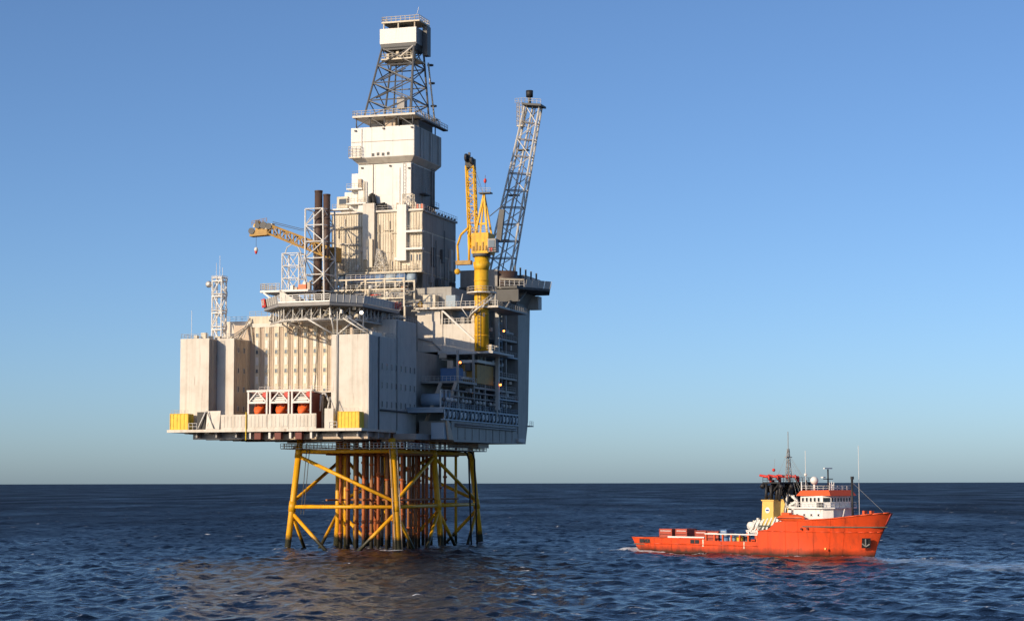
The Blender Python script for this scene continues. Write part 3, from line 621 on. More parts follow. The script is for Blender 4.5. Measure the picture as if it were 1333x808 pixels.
def build_upper():
    t=T('upper_module','sunlit cream wall with an opening below the yellow crane','process module',(0,38,46.7))
    M().box(-9,-3.1,36,38,46.72,57).to('wall','white',t)
    M().box(-3.1,6.5,36,38,46.72,53.4).to('wall','white',t)
    M().box(6.0,6.5,36,38,53.4,56.5).to('wall_end','white',t)
    M().box(-2.7,-2.4,35.8,36,46.8,57).to('panel_joint','white',t)
    M().box(-9,12.2,34.6,44,57.0,57.5).to('deck','white',t); M().box(6.5,12.2,44,58,57.02,57.48).to('deck','grey',t)
    M().bar((-2.6,35.7,56.9),(6.3,35.8,48.8),.4).to('diagonal_strut','white_clean',t)
    M().bar((6.3,35.7,47.3),(6.3,35.7,56.9),.35).to('post','white_clean',t)
    rail(t,[(-2.9,36.1,53.4),(6.0,36.1,53.4)],'white_clean',1.3,1.0,.07)
    rail(t,[(-9,34.8,57.5),(12,34.8,57.5)],'white_clean',1.2,1.2,.06); rail(t,[(12.1,34.8,57.5),(12.1,58,57.5)],'galv')
    for k in range(6): M().box(-2.4+k*1.3,-1.6+k*1.3,38.2,39.8,53.4,54.6+random.random()*1.6).to('equipment_box',random.choice(('dark','steel','cream')),t)
    M().box(-7.4,-4.2,35.5,38,57.5,60.6).to('control_cabin','cream',t)
    M().box(-1.6,.8,36,39,57.5,60.4).to('chemical_tank','light_blue',t); M().ball((-8.2,36,58.4),.7).to('valve','yellow',t,True)
    M().box(6.6,10,36.2,37.4,46.72,48.2).to('pump','cream',t); rail(t,[(6.6,35.6,46.75),(11,35.6,46.75)],'white_clean')
    M().box(6.3,10.6,35.4,52,46.1,46.6).to('landing','bluegrey',t)
    M().path([(-8.6,35.6,50),(-5,35.6,49.2),(-3,35.6,47.2)],.16,6).to('hose','steel',t,True)
build_upper()

def build_rightdeck():
    t=T('overhanging_deck','dark deck overhanging the far right top of the platform beside the flare boom','platform deck',(8,70,62.7))
    M().prism([(-6,58),(9.5,58),(10.4,62.2),(14.7,69.6),(11.4,80),(-6,80)],'z',63.9,64.5).to('deck_plate','dark',t)
    for a,b in (((10.4,62.2),(14.7,69.6)),((14.7,69.6),(11.4,80))):
        A,B=Vector((*a,64.5)),Vector((*b,64.5)); k=4; n=Vector((B-A).normalized()); n=Vector((n.y,-n.x,0))*.5
        for j in range(k): p,q=A.lerp(B,j/k+.01),A.lerp(B,(j+1)/k-.01); M().hexa([p,q,q-n*.2,p-n*.2],[p+n+Vector((0,0,1.9)),q+n+Vector((0,0,1.9)),q+n*.8+Vector((0,0,1.9)),p+n*.8+Vector((0,0,1.9))]).to('edge_panel','bluegrey',t)
    M().box(-6,4,59,80,64.5,68.9).to('wind_wall','steel',t)
    M().box(4,9.0,66,80,64.5,68.0).to('wind_wall','steel',t)
    M().tube((5,62.5,64.5),(5,62.5,68.6),3.1,16).to('tank','stack',t,True)
    for k in range(5): M().box(7.0+k*.9,7.35+k*.9,63.5+k*1.7,63.9+k*1.7,66,70.2-k*.35).to('post','dark',t)
    for z in (67.2,64.9): M().bar((5,57.9,z-.9),(10.2,61.8,z-.9),.2,.5 if z>66 else .3).to('walkway','cream',t)
    rail(t,[(5,57.9,64.3),(10.2,61.8,64.3)],'white_clean',2.0,1.2,.1,mids=3)
    M().hexa([(3,69.3,61),(6,69.3,61),(6,79,61),(3,79,61)],[(0,68,63.9),(7.6,69.3,63.9),(7.6,80,63.9),(0,80,63.9)]).to('bracket','grey',t)
    M().prism([(6.1,60.2),(9.0,60.2),(9.0,63.6),(6.1,63.6)],'y',78.0,81).to('hanging_box','bluegrey',t)
    mem(t,'brace',(6.2,56,57.6),(9.2,60,63.6),.25,'grey'); mem(t,'brace',(6.2,62,58),(9.5,66,63.6),.25,'grey')
    M().box(-3.5,10,57.6,58.0,60.5,63.6).to('front_fascia','dark',t)
build_rightdeck()
# ------------------------------------------------------------------ drilling module and tower
def build_drill():
    t=T('drilling_module','cream ribbed drilling module in the middle of the platform top','drilling module',(-20,50,62.8))
    M().box(-32.6,-8.45,38,62.4,66.4,81.7).to('wall_block','cream',t)
    M().box(-30.5,-8.6,40.5,62.3,57,66.39).to('lower_block','grey',t)
    for a,b in ((-32.5,-23.9),(-20.7,-14.8),(-12.2,-8.5)):
        for z0,z1 in ((67.0,71.3),(71.6,76.4),(76.7,81.3)): M().corr((a,37.98),(b,37.98),z0,z1,.62,.14).to('ribbed_panel','cream',t)
    for z0,z1 in ((58,66.2),(66.6,71.6),(71.9,76.6),(76.9,81.4)): M().corr((-8.44,38.2),(-8.44,62.3),z0,z1,.8,.1,(1,0)).to('ribbed_panel','grey',t)  # side panels greyer than the front, shade put into the colour
    M().box(-33,-8.1,37.4,38.6,81.7,82.2).to('roof_edge','white',t); M().box(-8.7,-8.0,38.6,62.7,81.5,82.0).to('roof_edge','grey',t)
    M().box(-14.7,-12.3,36.7,38,69.4,83.3).to('lift_shaft','white_clean',t)
    M().box(-23.8,-20.8,36.9,38,70,84).to('vent_duct','white',t); M().box(-22.4,-21.0,36.2,36.9,68,75).to('vent_duct','cream',t)
    for z in (76.3,72.0): b=M().box(-12.2,-8.0,36.4,38,z,z+.5).to('balcony','white_clean',t); rail(b,[(-12.2,36.5,z+.5),(-8,36.5,z+.5)],'cream',1.1,1.0)
    b=M().box(-33,-8,36.2,38,66.4,66.8).to('balcony','cream',t); rail(b,[(-33,36.3,66.8),(-8,36.3,66.8)],'cream',1.2,1.2,.07)
    for u in (-11.4,-9.4): window(t,(u,37.9,70.2),'-y',1.3,1.7,'cream')
    window(t,(-30.8,40.9,85.3),'-y',2.2,1.6,'cream')
    rail(t,[(-23.5,37.5,82.2),(-8.2,37.5,82.2)],'galv',1.1); rail(t,[(-8.1,38,82),(-8.1,62.5,82)],'galv',1.2,1.4)
    for v in np.arange(40,62,2.4): M().ball((-8.4,v,82.3),.35,6,4).to('roof_lamp','dark',t)
    # stepped houses at the left shoulder
    for a,b,v0,z1,m in ((-28.7,-26.35,41.5,92.3,'white_clean'),(-30.6,-28.75,41.5,87.7,'white_clean'),(-32.5,-29.6,41,86.6,'cream')):
        M().box(a,b,v0,52,82.2 if m!='cream' else 83.2,z1).to('stepped_house',m,t)
    for u0,u1,z in ((-29.2,-25,88.0),(-33,-28.5,83.0),(-29.2,-24,84.3)):
        b=M().box(u0,u1,39.2,41.4,z,z+.35).to('balcony','white_clean',t); rail(b,[(u0,39.3,z+.35),(u1,39.3,z+.35)],'cream',1.1,1.0)
    M().box(-26.2,-25.3,39.4,40,88.4,90.6).to('door','tan',t); M().box(-27,-26.2,40.9,41.5,84.6,87).to('door','tan',t)
    mem(t,'standpipe',(-24.6,39.5,82),(-24.6,39.5,90),.16,'cream'); mem(t,'standpipe',(-24.1,39.5,82),(-24.1,39.5,90),.12,'galv')
    M().path([(-22.6,38.7,82.2),(-22.6,38.7,86),(-21.8,38.7,86.4),(-21.3,38.7,83.4),(-18.6,38.7,83.8),(-18,38.7,82.2)],.55,8).to('shadow_arch','rubber',t,True)  # dark bent tube added in place of a shadow on the tower front
    for k in range(12):
        u=-15.5+k*.6; M().box(u,u+.4,38.2,39.4,82.2,82.9+random.random()*1.2).to('roof_fitting',random.choice(('cream','galv','orange','tan')),t)
    for k in range(16):
        u=random.choice((random.uniform(-32,-24.5),random.uniform(-20.3,-15.2))); z=random.uniform(67.5,79)
        c=random.random()
        if c<.4: mem(t,'cable_tray',(u,37.6,z),(u,37.6,min(81,z+random.uniform(2,7))),.12,random.choice(('cream','galv','tan')),5)
        elif c<.75: M().box(u,u+random.uniform(.5,1.4),37.1,37.85,z,z+random.uniform(.5,1.3)).to('junction_box',random.choice(('white_clean','tan','galv')),t)
        else: mem(t,'cable_tray',(u,37.5,z),(u+random.uniform(1,3.5),37.5,z),.1,random.choice(('cream','steel')),5)
    for v in np.arange(40.5,62,3.1):
        mem(t,'side_pipe',(-8.0,v,58),(-8.0,v+random.uniform(-.3,.3),random.uniform(68,80)),.11,random.choice(('steel','bluegrey','dark')),5)
    for v in (44,50.5,57): M().box(-8.3,-7.7,v,v+1.3,random.uniform(68,72),random.uniform(73,75)).to('side_vent',random.choice(('dark','bluegrey')),t)
    # crane cage by the roof
    lattice(t,[(-13.6,37.6,83.3),(-11,37.6,83.3),(-11,39.2,83.3),(-13.6,39.2,83.3)],[(-13.6,37.6,86),(-11,37.6,86),(-11,39.2,86),(-13.6,39.2,86)],1,.08,.06,'cream')
    # left pipe ladder
    for u in (-33.4,-34.3,-32.9): mem(t,'standpipe',(u,37.2,58),(u,37.2,81+random.random()),.16,random.choice(('cream','galv')))
    for z in np.arange(60,80,2.6): mem(t,'pipe_clamp',(-34.6,37,z),(-32.6,37,z+random.uniform(-.6,.6)),.12,'cream',5)
    mem(t,'horizontal_pipe',(-33.5,36.9,78.2),(-24,36.9,78.2),.22,'cream'); mem(t,'horizontal_pipe',(-30.5,37.2,74.3),(-25,37.2,73.7),.16,'white')
    for u in np.arange(-30,-8,2.2): M().box(u,u+.12,36.9,37.4,67,67+random.uniform(1,2.8)).to('pipe_support','cream',t)
    lattice(t,[(-20.6,36.3,66.8),(-17.6,36.3,66.8),(-17.6,37.6,66.8),(-20.6,37.6,66.8)],[(-19.8,36.3,72.4),(-19.2,36.3,72.4),(-19.2,37.6,72.4),(-19.8,37.6,72.4)],3,.08,.06,'galv')
    for v in (42,47,52,57): M().box(-8.3,-7.6,v,v+2,63+random.random()*2,65.8).to('side_fitting',random.choice(('dark','steel')),t)
    M().box(-8.4,-6.6,46,58,62.4,62.8).to('balcony','dark',t); rail(t,[(-6.7,46,62.8),(-6.7,58,62.8)],'steel')
build_drill()
def tank(u0,u1,m,label):
    t=T('mud_tank',label,'tank',((u0+u1)/2,37,63.4),group='blue tanks under the drilling module')
    r=1.25; uc=(u0+u1)/2; M().tube((u0,37.2,65),(u1,37.2,65),r,16).to('shell',m,t,True)
    for u in (u0+.4,u1-.4): M().box(u-.15,u+.15,36.2,38.2,63.3,64).to('saddle','steel',t)
    M().tube((uc,37.2,66),(uc,37.2,66.38),.3,8).to('manhole','galv',t)
for k,(a,b,m) in enumerate(((-32,-28.6,'light_blue'),(-28.2,-26.4,'light_blue'),(-25.8,-20.6,'blue'),(-20.2,-17.8,'blue'),(-17.4,-15.0,'light_blue'),(-14.6,-12.2,'blue'),(-11.8,-9.8,'light_blue'))):
    tank(a,b,m,['pale blue tank at the left end under the drilling module','short pale blue tank second from the left under the drilling module','longest dark blue tank under the drilling module','dark blue tank right of the longest tank under the drilling module','pale blue tank third from the right end under the drilling module','dark blue tank second from the right end under the drilling module','pale blue tank at the right end under the drilling module'][k])
def build_rack():
    t=T('pipe_rack','cream steel pipe rack full of pipes behind the octagonal deck','pipe rack',(-20,31,56.9))
    M().box(-38,-13,20.5,38,56.92,57.3).to('deck','steel',t)
    for u in (-34,-29,-24.4,-19.4,-14.4,-9.4):
        for v in (28,35): M().bar((u,v,57.3),(u,v,64.3),.38).to('post','cream',t)
    for z in (59.2,61.4,63.9):
        for v in (28,35): M().box(-34.2,-9.2,v-.2,v+.2,z,z+.35).to('beam','cream',t)
        rail(t,[(-24.4,27.7,z+.35),(-9.2,27.7,z+.35)],'white_clean',1.0,1.3)
    for k in range(46):
        u=random.uniform(-33,-12); z=random.choice((57.9,58.6,59.8,60.6,62.2,63))+random.uniform(-.2,.2); v=random.uniform(27,36)
        m=random.choice(('cream','galv','steel','dark','conductor_rust','tan','red','galv','cream'))
        c=random.random()
        if c<.5: mem(t,'pipe',(u,v,z),(u+random.uniform(1.5,6),v,z),random.uniform(.12,.32),m,7)
        elif c<.75: M().tube((u,v,z-.5),(u,v,z+.9),random.uniform(.3,.6),9).to('vessel',m,t,True)
        else: M().box(u,u+random.uniform(.5,1.5),v,v+1,z-.4,z+.8).to('equipment_box',m,t)
    for k in range(5): mem(t,'brace',(-24.4+k*5 if k<3 else -29,27.9,59.5),(-19.4+k*5 if k<3 else -34,27.9,63.9),.13,'cream',5)
    M().box(-27.5,-22.5,27,33,57.3,60.8).to('generator','dark',t)
    for k in range(7): M().path([(-27.6+k*.7,26.8,58+random.random()),(-26.5+k*.7,26.6,60.5),(-25.5+k*.7,26.9,61+random.random())],.11,6).to('hose','black',t,True)
    M().bar((-9.2,27.9,47),(-9.2,27.9,57.3),.4).to('post','cream',t); M().bar((-12.2,27.9,52),(-12.2,27.9,57.3),.4).to('post','cream',t)
    M().box(-12.2,-9.2,27.6,28.2,54.6,55).to('beam','cream',t)
build_rack()
def build_tower():
    t=T('drilling_tower','tall white enclosed drilling tower topped by an open lattice derrick','drilling tower',(-19,48,82))
    M().box(-26.3,-12.25,40,56.7,81.8,94.3).to('shaft','white_clean',t)
    for a,b in ((-26.25,-21.7),(-21.6,-17.1),(-17,-12.3)):
        for z0,z1 in ((82.3,86.2),(86.3,90.2),(90.3,94)): M().box(a,b,39.95,40,z0,z1).to('wall_panel','white_clean',t)
    M().corr((-12.25,40.1),(-12.25,56.6),82,94,.9,.06,(1,0)).to('side_cladding','grey',t)  # darker than the white front, carrying the shade of this side
    lo=[(-26.2,39.6,94.3),(-12.1,39.6,94.3),(-12.1,56.9,94.3),(-26.2,56.9,94.3)]; hi=[(-27.5,38,95.6),(-10.7,38,95.6),(-10.7,57.6,95.6),(-27.5,57.6,95.6)]
    M().hexa(lo,hi).to('flared_base','white',t)
    M().box(-27.5,-10.7,38,57.6,95.6,103.2).to('windwall_box','white_clean',t)
    for a,b in ((-27.45,-21.95),(-21.85,-16.3),(-16.2,-10.75)): M().box(a,b,37.95,38,95.7,103.1).to('wall_panel','white_clean',t)
    for v in (38.1,44.7,51.2): M().box(-10.7,-10.62,v,v+6.35,95.7,103.1).to('wall_panel','grey',t)  # grey right-hand panels, shade put into the colour
    for k in range(4): M().box(-21.9+k*1.35,-21.3+k*1.35,37.8,37.95,95.9+.12*(k%2),96.6+.12*(k%2)).to('opening','dark',t)
    c=M().box(-27.7,-24.6,37,38,95.5,95.8).to('cage_floor','cream',t); rail(c,[(-27.7,38,95.8),(-27.7,37,95.8),(-24.6,37,95.8),(-24.6,38,95.8)],'cream',2.6,.9,.07,mids=3)
    for v,z in ((46,87),(52,84.5)): b=M().box(-12.2,-10.6,v,v+4,z,z+.3).to('balcony','dark',t); rail(b,[(-10.7,v,z+.3),(-10.7,v+4,z+.3)],'steel')
    for v in (54,55.5): mem(t,'standpipe',(-11.8,v,80),(-11.8,v,97),.2,'steel')
    for du in (0,.6): mem(t,'ladder_rail',(-14.2+du,39.85,82.5),(-14.2+du,39.85,94),.06,'galv',4)
    for z in np.arange(82.8,94,.8): mem(t,'ladder_rung',(-14.2,39.85,z),(-13.6,39.85,z),.045,'galv',4)
    for u,z in ((-25.5,93.2),(-18,93.4),(-13,92.6),(-26.5,102.3),(-11.5,102.4),(-19,102.5)): M().box(u,u+.5,37.55 if z>95 else 39.6,37.94 if z>95 else 39.94,z,z+.35).to('wall_lamp','dark',t)
    mem(t,'wall_pipe',(-22.3,39.8,82.5),(-22.3,39.8,94.1),.1,'tan',5); mem(t,'wall_pipe',(-15.2,39.8,84),(-15.2,39.8,93),.08,'galv',5)
    M().path([(-24.6,37.8,95.7),(-24.6,37.8,102.9)],.09,5).to('wall_pipe','galv',t); mem(t,'wall_cable',(-27.3,37.85,99.6),(-10.8,37.85,99.5),.05,'tan',4)
    for v in (41,48,54): mem(t,'wall_pipe',(-12.0,v,82),(-12.0,v,94),.1,'steel',5); mem(t,'wall_pipe',(-10.5,v+1,95.8),(-10.5,v+1,103),.09,'steel',5)
    # derrick floor
    M().box(-26.8,-10.1,37,55.5,105.6,106.1).to('derrick_floor','white',t); rail(t,[(-26.7,55.4,106.1),(-26.7,37.1,106.1),(-10.2,37.1,106.1),(-10.2,55.4,106.1)],'cream',1.2,1.2,.07)
    M().box(-9.9,-8.6,40,57,104.6,104.9).to('side_walkway','dark',t); rail(t,[(-8.7,40,104.9),(-8.7,57,104.9)],'steel',1.2,1.2,.07)
    for u in (-26,-22.3,-18.5,-14.8,-11): 
        for v in (37.8,54): mem(t,'floor_post',(u,v,103.2),(u,v,105.6),.16,'derrick')
    for u in (-26,-18.5): 
        mem(t,'floor_brace',(u,37.8,103.2),(u+3.7,37.8,105.6),.12,'derrick',5); mem(t,'floor_brace',(u+7.4,37.8,103.2),(u+3.7,37.8,105.6),.12,'derrick',5)
    M().box(-19.5,-16.5,40,46,103.2,105.5).to('drawworks','tan',t); M().box(-24,-21,42,46,103.2,104.9).to('drawworks','steel',t); M().box(-15.5,-11,42,52,103.2,105.2).to('drawworks','dark',t)
    base=[(-24.9,40,106),(-12.3,40,106),(-12.3,53.2,106),(-24.9,53.2,106)]; top=[(-21.3,43.1,124.2),(-12.8,43.1,124.2),(-12.8,50.2,124.2),(-21.3,50.2,124.2)]
    lattice(t,base,top,4,.26,.15,'derrick','x')
    for f in (.3,.55,.8):                                   # inner stair flights and guide rails
        a=Vector(base[0]).lerp(Vector(top[0]),f); mem(t,'stair_flight',a+Vector((1,2,0)),a+Vector((7,4,3.2)),.16,'derrick',5)
    for u in (-19.4,-15): mem(t,'guide_rail',(u,46,106),(u+.8,46.5,124),.2,'derrick',6)
    M().box(-18.2,-16.2,45.5,47.5,109,112).to('travelling_block','steel',t); mem(t,'drill_line',(-17.2,46.5,112),(-17.2,46.5,125),.1,'dark',5)
    p=M().box(-21.5,-12.4,42.8,50.6,121.0,121.35).to('fingerboard','cream',t); rail(p,[(-21.4,42.9,121.35),(-12.5,42.9,121.35)],'cream',1.2,1.0,.08)
    for k in range(6): M().box(-20.5+k*1.3,-19.8+k*1.3,44,46,121.35,122.6+random.random()).to('equipment_box',random.choice(('steel','cream','dark')),t)
    mem(t,'hoist_arm',(-16.5,42.9,121.5),(-12.8,42.9,124.2),.25,'white')
    M().hexa([(-21.4,43.2,123.6),(-12.6,43.2,123.6),(-12.6,50,123.6),(-21.4,50,123.6)],[(-21.8,43,125.1),(-12.1,43,125.1),(-12.1,50.3,125.1),(-21.8,50.3,125.1)]).to('crown_floor','derrick',t)
    M().box(-21.85,-12.1,42.9,43.1,125.15,129.0).to('crown_panel','white_clean',t); M().box(-12.2,-12.0,43.11,50.3,124.8,128.9).to('crown_panel','steel',t)
    M().box(-21.8,-12.2,50.1,50.3,125.15,128.9).to('crown_panel','steel',t); M().box(-21.85,-21.65,43.11,50.09,125.15,128.9).to('crown_panel','white',t)
    for u in (-20.9,-17,-12.6):
        for v in (43.3,49.8): mem(t,'crown_post',(u,v,125),(u,v,130.5),.2,'cream' if v<44 else 'derrick')
    M().box(-21.4,-11.2,42.9,50.4,130.4,130.8).to('crown_deck','cream',t)
    rail(t,[(-21.3,43,130.8),(-11.3,43,130.8),(-11.3,50.3,130.8),(-21.3,50.3,130.8),(-21.3,43,130.8)],'cream',1.2,1.2,.09)
    M().tube((-17.5,46.6,130.9),(-15.5,46.6,130.9),.9,14).to('crown_sheave','dark',t)
    M().path([(-14,44,131),(-12.2,44,132.6),(-11.8,44,134.2)],.06,5).to('aerial','galv',t)
    M().box(-11.9,-10.6,47,49.5,122.5,130).to('ladder_cage','derrick',t)
    # stacked service pipe up the right rear
    mem(t,'standpipe',(-10.6,53.0,105),(-12.0,51.5,121.5),.22,'cream')
    for z in (121,116.3,110.4,106.8): u=-10.7-(z-106)*.085; M().tube((u,53,z),(u,53,z+.35),.85,8).to('pipe_platform','derrick',t)
build_tower()

# ------------------------------------------------------------------ exhaust stacks, frame, small lattice towers
def stack(u,v,r,zt,label):
    t=T('exhaust_stack',label,'exhaust stack',(u,v,57.3),group='exhaust stacks')
    M().tube((u,v,57.3),(u,v,zt),r,20).to('pipe','stack',t,True)
    M().tube((u,v,zt-.35),(u,v,zt+.03),r+.06,20).to('rim','stack',t,True)
    for z in (64,72,79): M().tube((u,v,z),(u,v,z+.3),r+.07,20).to('band','stack',t,True)
stack(-31.0,26,.95,86.0,'taller brown exhaust stack inside the white lattice frame'); stack(-29.1,26.6,.86,85.1,'shorter brown exhaust stack on the right inside the white lattice frame')
def build_frames():
    t=T('stack_frame','white square lattice frame round the brown exhaust stacks','lattice tower',(-31.2,26.5,57.3))
    lattice(t,[(-33.6,24,57.3),(-28.5,24,57.3),(-27.7,29.4,57.3),(-33.6,29.4,57.3)],[(-33.6,24,81.4),(-29.0,24,81.4),(-28.2,29.4,81.4),(-33.6,29.4,81.4)],6,.2,.13,'white_clean','z')
    t=T('boom_rest','white lattice tower holding up the brown crane boom','lattice tower',(-37,25,61))
    lattice(t,[(-39.2,23,61.5),(-34.8,23,61.5),(-34.8,27,61.5),(-39.2,27,61.5)],[(-39.2,23,70.6),(-34.8,23,70.6),(-34.8,27,70.6),(-39.2,27,70.6)],3,.17,.11,'white_clean','k')
    M().path([(-39.2,24.5,70.6),(-38.6,24.5,72.2),(-37.2,24.5,73),(-35.6,24.5,72.2),(-34.8,24.5,70.6)],.14,6).to('cradle','galv',t)
    mem(t,'stair_stringer',(-34.8,22.6,70.6),(-32.4,22.6,61.5),.14,'galv',5); mem(t,'stair_stringer',(-34.2,22.6,70.6),(-31.9,22.6,61.5),.14,'galv',5)
    M().box(-43.6,-31,20,29,60.9,61.4).to('platform','white_clean',t)
    rail(t,[(-43.5,29,61.4),(-43.5,20.1,61.4),(-38.5,20.1,61.4)],'cream',1.6,1.1,.09,mids=3)
    for v in (20.3,28): M().bar((-42.8,v,60.9),(-37.8,v,57.2),.4).to('strut','white_clean',t)
    M().hexa([(-38.4,20,57),(-31.5,20,57),(-31.5,28.5,57),(-38.4,28.5,57)],[(-38.4,20,61.5),(-33.8,20,58.5),(-33.8,28.5,58.5),(-38.4,28.5,61.5)]).to('stair_wall','white',t)
    M().box(-33.8,-31.8,20.5,22.5,61.4,62.6).to('equipment_box','orange',t)
    for k in range(5): M().box(-36+k*1.1,-35.3+k*1.1,20.8,22,61.4,61.9+random.random()*1.8).to('equipment_box',random.choice(('cream','tan','galv')),t)
    t=T('antenna_tower','white lattice antenna tower on the left roof of the quarters','antenna tower',(-46.6,5.5,47.8))
    lattice(t,[(-48.4,4,47.8),(-46.0,4,47.8),(-46.0,6.4,47.8),(-48.4,6.4,47.8)],[(-48.4,4,63.2),(-46.0,4,63.2),(-46.0,6.4,63.2),(-48.4,6.4,63.2)],4,.2,.15,'white_clean','z')
    for z in (50.8,54.7,58.6,62.2):
        b=M().box(-48.5,-45.8,3.8,6.6,z,z+.25).to('platform','white_clean',t); rail(b,[(-48.5,3.8,z+.25),(-45.8,3.8,z+.25),(-45.8,6.6,z+.25)],'white_clean',1.1,1.1,.07)
    M().tube((-49.3,4,61.6),(-48.9,3.2,61.6),.8,14,.1).to('dish_antenna','white_clean',t,True)
    for u,h in ((-47.9,3.5),(-47.0,5.2),(-46.3,2.4)): mem(t,'whip_antenna',(u,5,63.2),(u,5,63.2+h),.05,'white_clean',5)
build_frames()

# ------------------------------------------------------------------ cranes
def build_cranes():
    t=T('pedestal_crane','yellow pedestal crane with raised lattice boom on the right of the platform','crane',(7.4,36,46.7))
    M().tube((7.4,36.4,46.7),(7.4,36.4,69.5),1.75,24).to('pedestal','yellow',t,True)
    M().tube((7.4,36.4,66.2),(7.4,36.4,68.2),1.76,24,2.1).to('pedestal_flare','yellow',t,True)
    M().tube((7.4,36.4,69.5),(7.4,36.4,70.2),2.2,24).to('slewing_ring','dark',t,True)
    M().tube((7.4,36.4,60.6),(7.4,36.4,60.9),3.6,20).to('gallery','galv',t); rail(t,[(7.4+3.5*math.cos(a),36.4+3.5*math.sin(a),60.9) for a in np.linspace(0,2*math.pi,17)],'galv',1.2,1.4,.06)
    for du in (-.35,.35): mem(t,'ladder_rail',(7.4+du,34.5,47),(7.4+du,34.5,60.5),.06,'dark',5)
    for z in np.arange(47.5,60.5,.9): mem(t,'ladder_rung',(7.05,34.5,z),(7.75,34.5,z),.05,'dark',4)
    for z in (50.2,55.4,63.6): M().tube((7.4,36.4,z),(7.4,36.4,z+.22),1.86,24).to('flange','yellow',t,True)
    pts=[(7.4+2.9*math.cos(a)-.9*k*.0,36.4+2.9*math.sin(a),58-k*.55+2.6) for k,a in enumerate(np.linspace(R(20),R(-150),12))]
    s=M()
    for a,b in zip(pts,pts[1:]): s.bar(a,b,.7,.25); s.tube((a[0],a[1],a[2]+1),(b[0],b[1],b[2]+1),.07,5); s.tube(a,(a[0],a[1],a[2]+1),.05,4)
    s.to('spiral_stair','galv',t)
    M().path([(4.7,34.6,54.6),(2.6,34.6,51.5+6),(3.2,34.6,60.5)],.12,6).to('hand_rail','galv',t,True)
    h=M().box(5.4,9.7,34.6,39.6,70.2,75.2).to('machinery_house','yellow',t); rail(h,[(5.4,34.6,75.2),(9.7,34.6,75.2)],'cream',1.2,.9,.06)
    c=M().box(9.7,11.7,34.2,36.8,70.4,73.6).to('cab','steel',t); M().box(9.95,11.45,34.1,34.25,71.5,73.2).to('cab_window','pale_glass',c); M().box(10.2,10.9,34.05,34.15,70.6,71.4).to('cab_panel','red',c)
    rail(t,[(9.7,34,70.3),(12,34,70.3)],'dark',1.1,.8,.06)
    for u0 in (5.9,9.2):
        M().bar((u0,35.4,74),(7.7,37.4,85),.45).to('mast_leg','yellow',t); M().bar((u0,39.4,74),(7.7,37.6,85),.4).to('mast_leg','yellow',t)
    M().box(6.4,8.8,36.2,36.6,77.3,77.8).to('mast_tie','yellow',t)
    b=M().box(6.6,9.6,36.4,38.4,85,85.3).to('mast_platform','dark',t); rail(b,[(6.6,36.5,85.3),(9.6,36.5,85.3)],'galv',1.0,1.0)
    mem(t,'mast_light_pole',(8.0,37.4,85.3),(8.0,37.4,89.6),.07,'dark',5); M().ball((8.0,37.4,88.2),.4,8,6,(1,1,1.5)).to('mast_light','red',t,True)
    lattice(t,[(3.9,37,72),(5.8,37,72),(5.8,38.6,72),(3.9,38.6,72)],[(.7,44,93.3),(2.7,44,93.3),(2.7,45.4,93),(.7,45.4,93)],10,.22,.1,'yellow','z',mb_='yellow')
    M().box(.6,2.8,43.8,45.6,92.8,95.0).to('boom_head','black',t); M().tube((.8,43.4,95.2),(1.3,43.4,95.2),1.0,12).to('sheave','black',t); M().tube((2.2,43.4,94.4),(2.7,43.4,94.4),.9,12).to('sheave','black',t)
    M().box(1.3,1.8,44,44.5,95,96.6).to('head_light','dark',t)
    for u in (.9,2.5): mem(t,'luffing_rope',(u,44.2,94),(7.6,37.4,85),.05,'dark',4)
    M().path([(1.3,37,68.2),(1.0,37,72.6),(1.9,37,75.2),(3.8,37.4,77)],.3,8).to('boom_cylinder','yellow',t,True); M().path([(4.0,37,68.6),(4.0,37,74.5),(4.4,37,77.4)],.3,8).to('boom_cylinder','yellow',t,True)
    M().box(.8,4.6,36.2,37.8,67.8,68.8).to('boom_foot_beam','crane_brown',t); M().ball((1.0,37,66.2),.75,10,6).to('hook_block','yellow',t,True)
    mem(t,'hook_rope',(1.0,37,66.2),(1.0,37,72),.06,'dark',4)
    M().bar((11.6,37,73),(12.2,38,81),.9,1.3).to('counterweight_boom','dark',t); mem(t,'stay',(9.2,37.4,79.5),(12.2,38,82),.12,'dark',5)
    for k in range(5): M().box(5.7+k*.8,6.1+k*.8,34.4,34.62,70.9,72.0+.9*(k%2)).to('house_louvre','crane_brown',t)
    for k in range(3): M().box(6.3+k*1.0,6.9+k*1.0,34.42,34.5,55.6-k*.4,56.5-k*.4).to('stair_shadow','black',t)  # black marks painted in for the shadow of the stair

    t=T('boom_crane','brown lattice boom crane reaching out to the left behind the stacks','crane',(-27.5,27.5,57.3))
    M().tube((-29.6,31.5,57.3),(-29.6,31.5,69),1.4,18).to('pedestal','cream',t,True); M().box(-31.4,-27.8,29.8,33,69,72.5).to('machinery_house','crane_brown',t)
    lattice(t,[(-28,24.4,69.4),(-28,26.4,69.4),(-28,26.4,72.0),(-28,24.4,72.0)],[(-43.9,24.4,75.9),(-43.9,26.4,75.9),(-43.9,26.4,78.2),(-43.9,24.4,78.2)],9,.24,.15,'crane_brown','z')
    M().hexa([(-48.6,24.2,75.3),(-43.9,24.2,75.5),(-43.9,26.6,75.5),(-48.6,26.6,75.3)],[(-48.4,24.2,76.6),(-43.9,24.2,77.3),(-43.9,26.6,77.3),(-48.4,26.6,76.6)]).to('boom_head','crane_brown',t)
    for u,z,r in ((-48,76.6,.8),(-46.4,77.8,.7),(-44.8,77.9,.9),(-43.4,77.6,.8)): M().tube((u,24.0,z),(u,24.3,z),r,12).to('sheave','dark',t)
